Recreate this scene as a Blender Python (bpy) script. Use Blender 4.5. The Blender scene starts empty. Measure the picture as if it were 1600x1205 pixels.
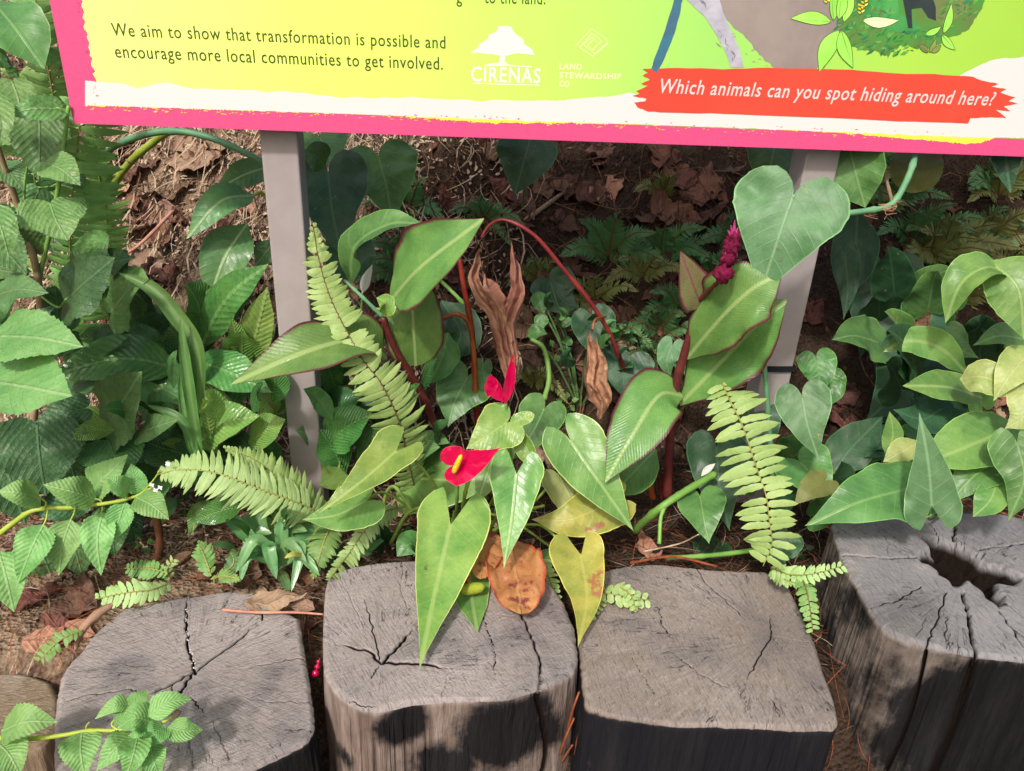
import bpy, bmesh, math, random
import numpy as np
from mathutils import Vector, Matrix, noise, geometry
R = math.radians
random.seed(7); rng = np.random.default_rng(7)
SC = bpy.context.scene; COL = SC.collection

# ------------------------------------------------------------------ camera
F = 1200.0; PW, PH = 1600.0, 1205.0
CAM = Vector((0, 0, 1.3))
D = Vector((-121 / F, -2480 / F, -1)).normalized()          # straight down, seen from the camera
zc = -D; vd = Vector((0, 0, -1)); yc = (vd - zc * vd.dot(zc)).normalized(); xc = yc.cross(zc)
M3 = Matrix((xc, yc, zc))                                     # camera -> world
cd = bpy.data.cameras.new('camera'); cam = bpy.data.objects.new('camera', cd); COL.objects.link(cam)
cam.matrix_world = Matrix.Translation(CAM) @ M3.to_4x4()
cd.sensor_width = 36; cd.lens = 36 * F / PW; cd.clip_start = .02; cd.clip_end = 500
SC.camera = cam
FWD = M3 @ Vector((0, 0, -1))

# ------------------------------------------------------------------ light
SUN_EL, SUN_AZ = R(48), R(-22)     # azimuth measured from straight behind the camera, minus = left
sd = bpy.data.lights.new('sun', 'SUN'); sd.energy = 2.9; sd.angle = R(4.5); sd.color = (1, .95, .91)
so = bpy.data.objects.new('sun', sd); COL.objects.link(so)
sv = Vector((math.sin(SUN_AZ) * math.cos(SUN_EL), -math.cos(SUN_AZ) * math.cos(SUN_EL), math.sin(SUN_EL)))
so.rotation_euler = sv.to_track_quat('Z', 'Y').to_euler(); so.location = (0, 0, 6)
w = bpy.data.worlds.new('World'); SC.world = w; w.use_nodes = True
nt = w.node_tree; bg = nt.nodes['Background']; sky = nt.nodes.new('ShaderNodeTexSky')
sky.sky_type = 'NISHITA'; sky.sun_disc = False; sky.sun_elevation = SUN_EL
sky.sun_rotation = math.atan2(sv.x, sv.y); sky.air_density = 1.2; sky.dust_density = 6; sky.ozone_density = 1
nt.links.new(sky.outputs[0], bg.inputs[0]); bg.inputs[1].default_value = .15
SC.view_settings.view_transform = 'Standard'; SC.view_settings.look = 'None'
SC.view_settings.exposure = .38; SC.view_settings.gamma = 1
SC.render.engine = 'CYCLES'

# ------------------------------------------------------------------ pixel -> world helpers
def ray(px, py): return M3 @ Vector(((px - 800) / F, -(py - 602.5) / F, -1))
def W(px, py, s):
    """point seen at px,py: at distance y = s in front of the camera (s>0) or at height z = -s (s<0)"""
    d = ray(px, py)
    return CAM + d * (s / d.y if s > 0 else (-s - CAM.z) / d.z)
def dep(p): return (p - CAM).dot(FWD)
def sm(a, b, x): t = min(1, max(0, (x - a) / (b - a))); return t * t * (3 - 2 * t)
def gz(x, y, rough=True):
    bed = .335 + .02 * math.sin(x * 2.1)
    z = bed * sm(.72, .95, y)
    if y > 1.42: z += .78 * (y - 1.42) * sm(1.42, 1.75, y) if y < 4.2 else .78 * 2.78 + .12 * (y - 4.2)
    if rough and y > .85 and y < 8:
        k = 1 + 1.2 * sm(1.4, 1.9, y)
        z += k * (.022 * noise.noise(Vector((x * 4, y * 4, 1))) + .012 * noise.noise(Vector((x * 11, y * 11, 2))) + .007 * noise.noise(Vector((x * 30, y * 30, 3))))
    return z
def T(px, py, lift=0.0):
    d = ray(px, py); t = .5; 
    while t < 12:
        p = CAM + d * t
        if p.z < gz(p.x, p.y) + lift: return p
        t += .006
    return CAM + d * 4
# ------------------------------------------------------------------ object helpers
def lin(h):
    if isinstance(h, str):
        h = h.lstrip('#'); c = [int(h[i:i + 2], 16) / 255 for i in (0, 2, 4)]
    else: c = h
    return tuple(((x / 12.92) if x <= .04045 else ((x + .055) / 1.055) ** 2.4) for x in c) + (1,)
def tag(o, label=None, cat=None, group=None, kind=None):
    if label: o['label'] = label
    if cat: o['category'] = cat
    if group: o['group'] = group
    if kind: o['kind'] = kind
    return o
def empty(name, loc, label, cat, group=None):
    o = bpy.data.objects.new(name, None); COL.objects.link(o); o.location = loc; o.empty_display_size = .05
    return tag(o, label, cat, group)
def link(name, verts, faces, mat, parent=None, smooth=True, uv=None, attrs=None):
    off = Vector((0, 0, 0))
    q = parent
    while q is not None: off += q.location; q = q.parent
    if parent is None and len(verts):
        a = np.asarray(verts, dtype=float); off = Vector(((a[:, 0].min() + a[:, 0].max()) / 2, (a[:, 1].min() + a[:, 1].max()) / 2, a[:, 2].min()))
    me = bpy.data.meshes.new(name)
    a = np.asarray([tuple(v) for v in verts] if not isinstance(verts, np.ndarray) else verts, dtype=float) - np.array(off)
    me.from_pydata(a.tolist(), [], faces if isinstance(faces, list) else faces.tolist())
    if smooth: me.polygons.foreach_set('use_smooth', [True] * len(me.polygons))
    if uv is not None:
        l = me.uv_layers.new(name='UVMap'); idx = np.zeros(len(me.loops), dtype=np.int32); me.loops.foreach_get('vertex_index', idx)
        l.data.foreach_set('uv', np.asarray(uv, dtype=np.float32)[idx].ravel())
    for k, v in (attrs or {}).items():
        at = me.attributes.new(k, 'FLOAT', 'POINT'); at.data.foreach_set('value', np.asarray(v, dtype=np.float32))
    if mat is not None: me.materials.append(mat)
    me.update()
    o = bpy.data.objects.new(name, me); COL.objects.link(o)
    if parent is not None: o.parent = parent
    else: o.location = off
    return o
def catmull(P, n):
    P = [Vector(p) for p in P]
    if len(P) == 2: P = [P[0], P[0].lerp(P[1], .5), P[1]]
    Q = [P[0] * 2 - P[1]] + P + [P[-1] * 2 - P[-2]]; out = []; m = len(P) - 1
    for i in range(n + 1):
        t = i / n * m; k = min(int(t), m - 1); u = t - k; a, b, c, d = Q[k:k + 4]
        out.append(.5 * ((2 * b) + (c - a) * u + (2 * a - 5 * b + 4 * c - d) * u * u + (3 * b - a - 3 * c + d) * u ** 3))
    return out
class MB:
    def __init__(s): s.v = []; s.f = []; s.uv = []; s.e = []
    def add(s, v, f, uv=None, e=None):
        k = len(s.v); s.v += [tuple(x) for x in v]; s.f += [tuple(i + k for i in q) for q in f]
        s.uv += uv if uv else [(0, 0)] * len(v); s.e += e if e else [0] * len(v)
    def tube(s, P, r, n=8, seg=None, jit=0):
        P = catmull(P, seg or max(4, 9 * (len(P) - 1))); m = len(P)
        rr = r if isinstance(r, (list, tuple)) else (r, r)
        V = []; Fc = []; prev = None
        for i, p in enumerate(P):
            t = (P[min(i + 1, m - 1)] - P[max(i - 1, 0)]).normalized()
            a = prev if prev is not None else (Vector((0, 0, 1)) if abs(t.z) < .9 else Vector((1, 0, 0)))
            a = (a - t * a.dot(t)).normalized(); prev = a; b = t.cross(a)
            k = i / (m - 1); rad = float(np.interp(k, np.linspace(0, 1, len(rr)), rr)) * (1 + jit * noise.noise(p * 60) + (.28 * math.exp(-(((k * 4.3 + .37) % 1 - .5) / .05) ** 2) if jit == .1 and len(P) > 14 else 0))
            for j in range(n):
                an = 2 * math.pi * j / n; V.append(p + (a * math.cos(an) + b * math.sin(an)) * rad)
        for i in range(m - 1):
            for j in range(n):
                Fc.append((i * n + j, i * n + (j + 1) % n, (i + 1) * n + (j + 1) % n, (i + 1) * n + j))
        Fc.append(tuple(range(n))[::-1]); Fc.append(tuple((m - 1) * n + j for j in range(n)))
        s.add(V, Fc); return s
    def box(s, c, ax, ay, az):
        V = [c + ax * i + ay * j + az * k for i in (-1, 1) for j in (-1, 1) for k in (-1, 1)]
        s.add(V, [(0, 1, 3, 2), (4, 6, 7, 5), (0, 4, 5, 1), (2, 3, 7, 6), (0, 2, 6, 4), (1, 5, 7, 3)]); return s
    def build(s, name, mat, parent=None, smooth=True): return link(name, s.v, s.f, mat, parent, smooth, s.uv, {'edge': s.e})
# ------------------------------------------------------------------ node helper
class NG:
    def __init__(s, name):
        s.m = bpy.data.materials.new(name); s.m.use_nodes = True; s.t = s.m.node_tree; s.t.nodes.clear()
        s.out = s.t.nodes.new('ShaderNodeOutputMaterial')
    def n(s, ty, ins=None, **kw):
        nd = s.t.nodes.new('ShaderNode' + ty)
        for k, v in kw.items(): setattr(nd, k, v)
        for k, v in (ins or {}).items():
            if isinstance(v, bpy.types.NodeSocket): s.t.links.new(v, nd.inputs[k])
            else: nd.inputs[k].default_value = v
        return nd
    def math(s, op, a, b=0.0, c=None, clamp=False):
        i = {0: a, 1: b}
        if c is not None: i[2] = c
        nd = s.n('Math', i, operation=op); nd.use_clamp = clamp; return nd.outputs[0]
    def mix(s, f, a, b, blend='MIX'):
        nd = s.t.nodes.new('ShaderNodeMix'); nd.data_type = 'RGBA'; nd.blend_type = blend
        for k, v in ((0, f), (6, a), (7, b)):
            if isinstance(v, bpy.types.NodeSocket): s.t.links.new(v, nd.inputs[k])
            else: nd.inputs[k].default_value = v
        return nd.outputs[2]
    def ramp(s, f, stops):
        nd = s.t.nodes.new('ShaderNodeValToRGB'); e = nd.color_ramp.elements
        while len(e) > 1: e.remove(e[-1])
        e[0].position = stops[0][0]; e[0].color = stops[0][1]
        for p, c in stops[1:]: x = e.new(p); x.color = c
        s.t.links.new(f, nd.inputs[0]); return nd.outputs[0]
    def sstep(s, x, a, b):
        return s.n('MapRange', {0: x, 1: a, 2: b, 3: 0.0, 4: 1.0}, interpolation_type='SMOOTHSTEP').outputs[0]
    def noise(s, scale, detail=4, vec=None, rough=.5, dist=0):
        i = {'Scale': scale, 'Detail': detail, 'Roughness': rough, 'Distortion': dist}
        if vec is not None: i['Vector'] = vec
        return s.n('TexNoise', i).outputs[0]
    def done(s, sh): s.t.links.new(sh, s.out.inputs[0]); return s.m

def leafmat(name, c1, c2, vein=None, edge=None, N=14, k=.7, vs=.5, rough=.42, bump=.25, trans=.28, mid=.5, pucker=0, spec=.35, edge_w=.06, spots=None, vary=.12, rib=None, sat=.88, val=.78, hue=.49):
    g = NG(name); tc = g.n('TexCoord'); oi = g.n('ObjectInfo')
    sp = g.n('SeparateXYZ', {0: tc.outputs['UV']}); ax = g.math('ABSOLUTE', sp.outputs[0])
    yy = g.math('SUBTRACT', sp.outputs[1], g.math('MULTIPLY', ax, k)); yy = g.math('SUBTRACT', yy, g.math('MULTIPLY', g.math('MULTIPLY', ax, ax), k * 1.2))
    nz = g.noise(9, 3, tc.outputs['Object']); yy = g.math('ADD', yy, g.math('MULTIPLY', nz, .02))
    fr = g.math('PINGPONG', g.math('MULTIPLY', yy, N), .5)
    lat = g.math('SUBTRACT', 1.0, g.sstep(fr, .0, .07)); fade = g.noise(30, 2, tc.outputs['Object']); lat = g.math('MULTIPLY', g.math('MULTIPLY', lat, vs * .85), g.sstep(fade, .2, .65))
    mr = g.math('SUBTRACT', 1.0, g.sstep(ax, .006, .02)); mr = g.math('MULTIPLY', mr, mid)
    vm = g.math('MAXIMUM', lat, mr)
    vec = g.n('Vector' + 'Math' if False else 'VectorMath', {0: tc.outputs['Object'], 1: oi.outputs['Random']}, operation='ADD').outputs[0]
    big = g.noise(17, 4, vec, .62)
    col = g.mix(g.sstep(big, .3, .7), lin(c1), lin(c2))
    fine = g.noise(220, 2, tc.outputs['Object'])
    col = g.mix(.25, col, g.mix(fine, (.0, .0, .0, 1), (1, 1, 1, 1)), 'SOFT_LIGHT')
    if spots:
        sn = g.noise(spots[1], 4, vec, .65); col = g.mix(g.sstep(sn, spots[2], spots[2] + .07), col, lin(spots[0]))
    hv = g.n('HueSaturation', {'Hue': g.math('ADD', .5, g.math('MULTIPLY', g.math('SUBTRACT', oi.outputs['Random'], .5), vary * .25)),
                               'Value': g.math('ADD', 1 - vary, g.math('MULTIPLY', oi.outputs['Random'], 2 * vary)), 'Color': col}); col = hv.outputs[0]
    bl = g.noise(75, 3, vec, .7); col = g.mix(g.math('MULTIPLY', g.sstep(bl, .66, .74), .55), col, lin('#a89a58')); bl2 = g.noise(31, 5, vec, .75); col = g.mix(g.math('MULTIPLY', g.sstep(bl2, .66, .71), .6), col, lin('#5c4426'))
    col = g.mix(vm, col, lin(vein or c2))
    col = g.n('HueSaturation', {'Hue': hue, 'Saturation': sat, 'Value': val, 'Color': col}).outputs[0]
    if edge:
        at = g.n('Attribute', attribute_name='edge').outputs['Fac']
        col = g.mix(g.sstep(at, 1 - edge_w * 1.6, 1 - edge_w * .3), col, lin(edge))
    h = g.math('MULTIPLY', lat, -.6); h = g.math('ADD', h, g.math('MULTIPLY', mr, -.8)); h = g.math('ADD', h, g.math('MULTIPLY', fine, .18)); h = g.math('ADD', h, g.math('MULTIPLY', g.noise(38, 3, tc.outputs['Object']), .9))
    h = g.math('ADD', h, g.math('MULTIPLY', fr, rib if rib else (.3 if pucker == 0 else .42)))
    if pucker: h = g.math('ADD', h, g.math('MULTIPLY', g.n('TexVoronoi', {'Vector': tc.outputs['Object'], 'Scale': 190.0}, feature='SMOOTH_F1').outputs[0], -pucker))
    bp = g.n('Bump', {'Height': h, 'Strength': min(1, bump * 1.5), 'Distance': .004}).outputs[0]
    rg = g.math('ADD', rough, g.math('MULTIPLY', g.math('SUBTRACT', big, .5), .35))
    pr = g.n('BsdfPrincipled', {'Base Color': col, 'Roughness': rg, 'Normal': bp, 'Specular IOR Level': spec})
    tcx = g.n('HueSaturation', {'Hue': .485, 'Saturation': 1.05, 'Value': 1.3, 'Color': col}).outputs[0]
    tr = g.n('BsdfTranslucent', {'Color': tcx, 'Normal': bp})
    return g.done(g.n('MixShader', {0: trans, 1: pr.outputs[0], 2: tr.outputs[0]}).outputs[0])
def plainmat(name, c, c2=None, rough=.6, scale=40, bump=.2, spec=.3, metallic=0, stretch=None, detail=5):
    g = NG(name); tc = g.n('TexCoord'); v = tc.outputs['Object']
    if stretch: v = g.n('Mapping', {0: v, 3: stretch}).outputs[0]
    nz = g.noise(scale, detail, v, .6); oi = g.n('ObjectInfo')
    col = g.mix(g.sstep(nz, .3, .7), lin(c), lin(c2 or c))
    col = g.n('HueSaturation', {'Value': g.math('ADD', .85, g.math('MULTIPLY', oi.outputs['Random'], .3)), 'Color': col}).outputs[0]
    bp = g.n('Bump', {'Height': nz, 'Strength': bump, 'Distance': .004}).outputs[0]
    return g.done(g.n('BsdfPrincipled', {'Base Color': col, 'Roughness': rough, 'Normal': bp, 'Specular IOR Level': spec, 'Metallic': metallic}).outputs[0])

# ------------------------------------------------------------------ blades
HEART = dict(L=.24, o=[(0, .42), (.03, .66), (.08, .84), (.16, .97), (.25, 1), (.38, .95), (.55, .74), (.7, .5), (.82, .29), (.91, .12), (.96, .045), (1, 0)],
             i=[(0, .42), (.03, .24), (.08, .1), (.15, .02), (.1935, 0), (1, 0)])
ARROW = dict(L=.26, o=[(0, .48), (.03, .72), (.08, .9), (.14, .99), (.2, 1), (.32, .9), (.5, .7), (.68, .44), (.82, .22), (.92, .07), (1, 0)],
             i=[(0, .48), (.03, .36), (.08, .26), (.14, .13), (.18, .05), (.206, 0), (1, 0)])
ROUND = dict(L=.14, o=[(0, .3), (.03, .55), (.1, .8), (.22, .97), (.35, 1), (.52, .9), (.68, .68), (.82, .42), (.92, .17), (1, 0)],
             i=[(0, .3), (.03, .12), (.08, .03), (.1228, 0), (1, 0)])
OVATE = dict(L=0, o=[(0, .03), (.04, .25), (.1, .6), (.2, .9), (.32, 1), (.48, .93), (.64, .7), (.78, .45), (.9, .2), (1, 0)], i=[(0, 0), (1, 0)])
LANCE = dict(L=0, o=[(0, .06), (.08, .3), (.18, .68), (.32, .94), (.45, 1), (.6, .93), (.74, .7), (.86, .38), (.94, .15), (1, 0)], i=[(0, 0), (1, 0)])
OVAL = dict(L=0, o=[(0, .0), (.04, .42), (.12, .72), (.25, .93), (.4, 1), (.6, .97), (.78, .8), (.9, .55), (.97, .28), (1, 0)], i=[(0, 0), (1, 0)])
STRAP = dict(L=0, o=[(0, .6), (.2, .85), (.5, 1), (.75, .85), (.9, .45), (1, 0)], i=[(0, 0), (1, 0)])
BIG = dict(L=.55, o=HEART['o'], i=[(0, .42), (.06, .24), (.14, .1), (.25, .03), (.3548, 0), (1, 0)])
def ndiv(P, T_): return
def blade(mb, pts, wpx, kind=HEART, tilt=0, fold=.14, wav=.05, ser=0, teeth=14, ns=34, nv=7, crumple=0, und=.22, pleat=0, seed=None, droop=0, asym=0, up=.35, world=None, width=None):
    P = [W(*p) for p in pts] if world is None else world
    L = kind['L']; C = catmull(P, 40)
    ln = sum((C[i + 1] - C[i]).length for i in range(40)); sdv = seed if seed is not None else random.random() * 50
    if ser: ns = teeth * 4
    mid = C[16]; half = (wpx / 2 * dep(mid) / F * (1.16 if kind in (ROUND, LANCE, OVATE) and not crumple else 1.07) if width is None else width / 2) / max(.3, math.cos(R(tilt)))
    cols = []
    for a in range(ns + 1):
        s = a / ns; s = s ** .9 if False else s
        t = s * (1 + L) - L
        if t >= 0:
            k = t * 40; i = min(int(k), 39); c = C[i].lerp(C[i + 1], k - i); tg = (C[min(i + 1, 40)] - C[max(i - 1, 0)]).normalized()
        else:
            tg = (C[2] - C[0]).normalized(); c = C[0] + tg * (t * ln)
        n = (CAM - mid).normalized() * (1 - up) + Vector((0, 0, up)); n = (n - tg * n.dot(tg)).normalized()
        n = Matrix.Rotation(R(tilt), 3, tg) @ n; sdx = tg.cross(n)
        o = float(np.interp(s, *zip(*kind['o']))); inn = float(np.interp(s, *zip(*kind['i'])))
        if ser and 0 < s < 1: ph = (s * teeth) % 1; o *= 1 - ser * (ph if ph > .05 else 0)
        cols.append((t, c, n, sdx, inn, o, tg))
    for sg in (-1, 1):
        V = []; UV = []; E = []
        for (t, c, n, sdx, inn, o, tg) in cols:
            on = 1 + .05 * noise.noise(Vector((t * 5, sg * 3, sdv))) + .02 * noise.noise(Vector((t * 19, sg * 3, sdv)))
            for j in range(nv + 1):
                v = inn + (o * on - inn) * j / nv; hh = half * (1 + asym * sg)
                v = max(v, inn)
                q = c + sdx * (sg * v * hh) + n * (half * (fold * v ** 1.3 - droop * v * v + wav * v * v * math.sin(t * 9 + sdv + sg) + wav * .6 * v ** 3 * math.sin(t * 23 + sdv * 2 + 2 * sg)))
                q += n * (half * und * v * noise.noise(Vector((t * 4 + sdv, sg * v * 2.2, sdv))))
                if t < 0: q += n * (half * .5 * t * t * (1 if fold > 0 else -1)) + tg * 0
                if pleat: q += n * (half * pleat * math.sin(v * 7 * sg + sdv + 2.2 * math.sin(t * 3)) ) + sdx * (half * pleat * .6 * math.sin(t * 11 + sdv))
                if crumple:
                    nn = Vector((noise.noise(q * 40 + Vector((sdv, 0, 0))), noise.noise(q * 40 + Vector((0, sdv, 5))), noise.noise(q * 40 + Vector((3, 3, sdv)))))
                    n2 = noise.noise(q * 110 + Vector((sdv, 1, 0)))
                    q = q + nn * crumple * half * .9 + n * n2 * crumple * half * .7
                V.append(q); UV.append((sg * v * half / ln, t)); E.append(j / nv if t >= 0 or o - inn > .25 else max(j / nv, .0))
        m = nv + 1
        Fc = [((i * m + j), (i * m + j + 1), ((i + 1) * m + j + 1), ((i + 1) * m + j)) if sg < 0 else ((i * m + j), ((i + 1) * m + j), ((i + 1) * m + j + 1), (i * m + j + 1)) for i in range(ns) for j in range(nv)]
        mb.add(V, Fc, UV, E)
    return C
def finish(o):
    bm = bmesh.new(); bm.from_mesh(o.data); bmesh.ops.remove_doubles(bm, verts=bm.verts, dist=1e-5)
    bmesh.ops.dissolve_degenerate(bm, dist=1e-7, edges=bm.edges); bm.to_mesh(o.data); bm.free(); return o
class Plant:
    def __init__(s, name, base, label, cat='plant', group=None):
        s.base = base if isinstance(base, Vector) else T(*base); s.o = empty(name, s.base, label, cat, group)
    nopet = False
    def leaf(s, pts, w, mat, kind=HEART, name='leaf', label=None, pet=None, petr=2.2, petmat=None, **kw):
        mb = MB(); C = blade(mb, pts, w, kind, **kw); o = finish(mb.build(name, mat, s.o))
        if label: o['label'] = label
        if pet is not None and not (len(pet) == 0 and (C[0] - s.base).length > .34):
            Q = [C[0]] + [W(*p) for p in pet]
            if len(pet) == 0 or pet[-1] is None: pass
            if len(pet) < 1: Q = [C[0], C[0].lerp(s.base, .5) + Vector((0, 0, .03)), s.base]
            r = petr * dep(C[0]) / F
            MB().tube(Q, (r * .9, r * 1.2), 7).build('petiole', petmat or M['petiole'], s.o)
        return o
    def stem(s, pts, r, mat, name='stem', jit=.1, n=8, world=False):
        P = pts if world else [W(*p) for p in pts]; d = dep(P[0]) / F
        rr = [x * d for x in (r if isinstance(r, (list, tuple)) else (r, r))]
        return MB().tube(P, rr, n, jit=jit).build(name, mat, s.o)

def frond(parent, pts, ln, mat, rmat, sp=12, wr=.2, ang=8, ends=(.7, 1, .9, .5, .06), name='frond', left=1, right=1, wavy=.1, world=None, rachis=1.4, drop=.15, tip=.5, tilt=0, up=.35, nseg=8, fw=.44):
    P = [W(*p) for p in pts] if world is None else world
    C = catmull(P, 160); L = [0]
    for i in range(160): L.append(L[-1] + (C[i + 1] - C[i]).length)
    d = dep(C[80]) / F; step = sp * .86 * d; tot = L[-1]; mb = MB(); k = 0; x = step * .4
    while x < tot * .995:
        t = x / tot; i = int(np.searchsorted(L, x)); i = min(max(i, 1), 159); c = C[i]; tg = (C[i + 1] - C[i - 1]).normalized()
        n = (CAM - c).normalized() * (1 - up) + Vector((0, 0, up)); n = (n - tg * n.dot(tg)).normalized(); n = Matrix.Rotation(R(tilt), 3, tg) @ n; sx = tg.cross(n)
        le = ln * d * float(np.interp(t, np.linspace(0, 1, len(ends)), ends)); wd = step * fw * (.75 if le < 14 * d else 1); wd = min(wd, le * .45)
        for sg, on in ((-1, left), (1, right)):
            if not on or random.random() < .03: continue
            a = R(ang + random.uniform(-8, 8)); l2 = le * on * random.uniform(.8, 1.08)
            dr = (sx * sg * math.cos(a) + tg * math.sin(a)).normalized(); pr = dr.cross(n).normalized() * 1
            c2 = c + tg * (step * .25 * sg); V = []; UV = []; E = []; tw = random.uniform(-.8, .8); ds = random.uniform(.6, 1.5)
            for b in range(nseg + 1):
                u = b / nseg; hw = wd * (min(1, .55 + u * 3) * (1 - max(0, (u - tip) / (1 - tip)) ** 2.2)) * (1 + wavy * math.sin(b * 2.4 + k) + .08 * (b % 2))
                o = c2 + dr * (l2 * u) + tg * (l2 * .16 * u * u) - n * (l2 * drop * ds * u * u) + n * (math.sin(u * 7 + k) * wd * .12)
                pp = (pr + n * tw * u).normalized()
                for q in (-1, 0, 1): V.append(o + pp * hw * q - n * (abs(q) * hw * .25)); UV.append((q * .08, u)); E.append(abs(q))
            mb.add(V, [(b * 3 + q, b * 3 + q + 1, b * 3 + q + 4, b * 3 + q + 3) for b in range(nseg) for q in (0, 1)], UV, E)
        x += step * (1 - .35 * t * (1 if ends[-1] < .3 else 0)); k += 1
    o = mb.build(name, mat, parent)
    MB().tube(C[::8] + ([] if (160 % 8) == 0 else [C[-1]]), (rachis * d, rachis * .5 * d), 6).build('rachis', rmat, o)
    return o
# ------------------------------------------------------------------ materials
M = {}
M['petiole'] = plainmat('green petiole', '#6f8a36', '#8aa04a', .5, 60)
M['petdk'] = plainmat('dark green petiole', '#3f5a30', '#4c6a3a', .5, 60)
M['anth'] = leafmat('anthurium leaf', '#5d9630', '#8ab040', '#adc96a', '#cfd57a', N=9, vs=.28, rough=.33, bump=.22, trans=.28, edge_w=.03, mid=.5)
M['anth2'] = leafmat('anthurium leaf green', '#4f8f35', '#6ea644', '#a9c976', '#b8cf7c', N=9, vs=.3, rough=.33, bump=.22, trans=.25, edge_w=.03, mid=.5)
M['yellow'] = leafmat('yellowing leaf', '#8a9a30', '#c0b83c', '#c7c55c', '#d2cc60', N=9, vs=.35, rough=.4, trans=.3, edge_w=.04, spots=('#a86a34', 22, .60), mid=.4)
M['orange'] = leafmat('orange dying leaf', '#b5702a', '#cc9334', '#d09a48', '#a5482e', N=8, vs=.25, rough=.45, bump=.5, trans=.3, spots=('#8e3e2c', 24, .58), edge_w=.1, hue=.5, val=.82)
M['canna'] = leafmat('canna leaf', '#4f8a34', '#6aa03e', '#9fbf6a', '#55202c', N=34, k=1.1, vs=.2, rough=.36, bump=.3, trans=.28, edge_w=.09, mid=.75)
M['cannatip'] = leafmat('canna bract', '#8a8450', '#7c9050', '#8a4452', '#5f1f33', N=16, k=1.0, vs=.6, rough=.4, bump=.3, trans=.2, edge_w=.15, mid=.8)
M['phil'] = leafmat('philodendron leaf', '#467d48', '#588f56', '#83b07c', '#7aa870', N=6, vs=.4, rough=.5, bump=.25, trans=.2, edge_w=.03, mid=.55)
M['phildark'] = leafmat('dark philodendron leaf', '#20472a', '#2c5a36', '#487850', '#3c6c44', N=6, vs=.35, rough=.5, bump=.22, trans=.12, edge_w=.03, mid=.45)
M['philmid'] = leafmat('philodendron leaf mid', '#3a7532', '#52903c', '#7fae5e', '#6fa24c', N=7, vs=.35, rough=.4, bump=.25, trans=.2, edge_w=.03, mid=.5)
M['pothos'] = leafmat('pothos leaf', '#4e8e38', '#76aa44', '#9ac068', '#8eb85c', N=8, vs=.3, rough=.38, bump=.25, trans=.3, edge_w=.03, mid=.6)
M['pale'] = leafmat('pale yellow leaf', '#8aa84c', '#aebf68', '#c4cc84', '#c6cc80', N=8, vs=.35, rough=.42, bump=.25, trans=.3, edge_w=.03)
M['shrub'] = leafmat('serrated shrub leaf', '#447a38', '#588e46', '#749f62', None, N=7, k=1.0, vs=.5, rough=.48, bump=.5, trans=.22, pucker=.4, mid=.6)
M['shrublt'] = leafmat('serrated shrub leaf light', '#5c9a44', '#76ac56', '#9cc480', None, N=7, k=1.0, vs=.45, rough=.45, bump=.5, trans=.28, pucker=.5, mid=.6)
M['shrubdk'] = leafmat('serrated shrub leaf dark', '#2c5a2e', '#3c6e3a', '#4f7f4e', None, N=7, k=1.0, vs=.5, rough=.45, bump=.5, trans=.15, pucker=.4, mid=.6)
M['lant'] = leafmat('lantana leaf', '#63a84c', '#80be60', '#a3cf88', None, N=11, k=.9, vs=.4, rough=.5, bump=.45, trans=.3, pucker=.4, mid=.5, val=.86)
M['lily'] = leafmat('peace lily leaf', '#357a2c', '#4f9438', '#79b257', None, N=15, k=1.0, vs=.35, rough=.25, bump=.7, trans=.2, mid=.5, spec=.5, rib=.5)
M['lilylt'] = leafmat('peace lily leaf light', '#66a138', '#86b848', '#a6cb6a', None, N=15, k=1.0, vs=.35, rough=.28, bump=.7, trans=.3, mid=.5, spec=.5, rib=.5)
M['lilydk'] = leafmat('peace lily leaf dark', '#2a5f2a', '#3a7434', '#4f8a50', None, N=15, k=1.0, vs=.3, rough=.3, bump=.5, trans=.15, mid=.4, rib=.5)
M['strap'] = leafmat('strap leaf', '#3c7a2c', '#528c36', '#7aa854', None, N=2, vs=0, rough=.4, bump=.2, trans=.25, mid=.5)
M['grass'] = leafmat('glossy strap leaf', '#4f8f48', '#6aa65c', '#8fbf80', None, N=2, vs=0, rough=.3, bump=.2, trans=.25, mid=.3, spec=.5)
M['broad'] = leafmat('broad shrub leaf', '#3f8040', '#559548', '#9cc07a', None, N=11, k=.7, vs=.3, rough=.35, bump=.3, trans=.2, mid=.7)
M['fern'] = leafmat('fern pinna', '#8ab855', '#a3ca6c', '#8fb556', None, N=2, vs=0, rough=.5, bump=.2, trans=.35, mid=.15, val=.88)
M['fernlt'] = leafmat('fern pinna pale', '#90b862', '#a8cc7a', '#9cc26e', None, N=2, vs=0, rough=.5, bump=.2, trans=.33, mid=.2, val=.88)
M['fernmid'] = leafmat('fern pinna green', '#649c42', '#7eb252', '#72a64c', None, N=2, vs=0, rough=.5, bump=.2, trans=.33, mid=.2, val=.88)
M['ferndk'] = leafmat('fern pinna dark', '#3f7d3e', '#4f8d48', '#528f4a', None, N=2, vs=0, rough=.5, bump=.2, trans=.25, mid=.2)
M['fernol'] = leafmat('fern pinna olive', '#6d7a34', '#7d8a3e', '#848f48', None, N=2, vs=0, rough=.55, bump=.2, trans=.25, mid=.2)
M['rachis'] = plainmat('fern rachis', '#8a8f45', '#7c7438', .6, 80)
M['rachisbr'] = plainmat('brown fern rachis', '#6e5a35', '#5a4226', .6, 80)
M['spathe'] = leafmat('red spathe', '#c0003a', '#d20a48', '#a80034', '#e8506a', N=5, vs=.08, rough=.12, bump=.3, trans=.15, mid=.2, spec=.5, edge_w=.02, vary=.02, sat=1.1, val=.8, hue=.495)
M['whitespathe'] = leafmat('white spathe', '#e6e8dc', '#f0f0e8', '#d8dcc8', None, N=8, vs=.1, rough=.4, vary=.02)
M['spadix'] = plainmat('yellow spadix', '#e9a51c', '#f2c03a', .5, 400, .5)
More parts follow.
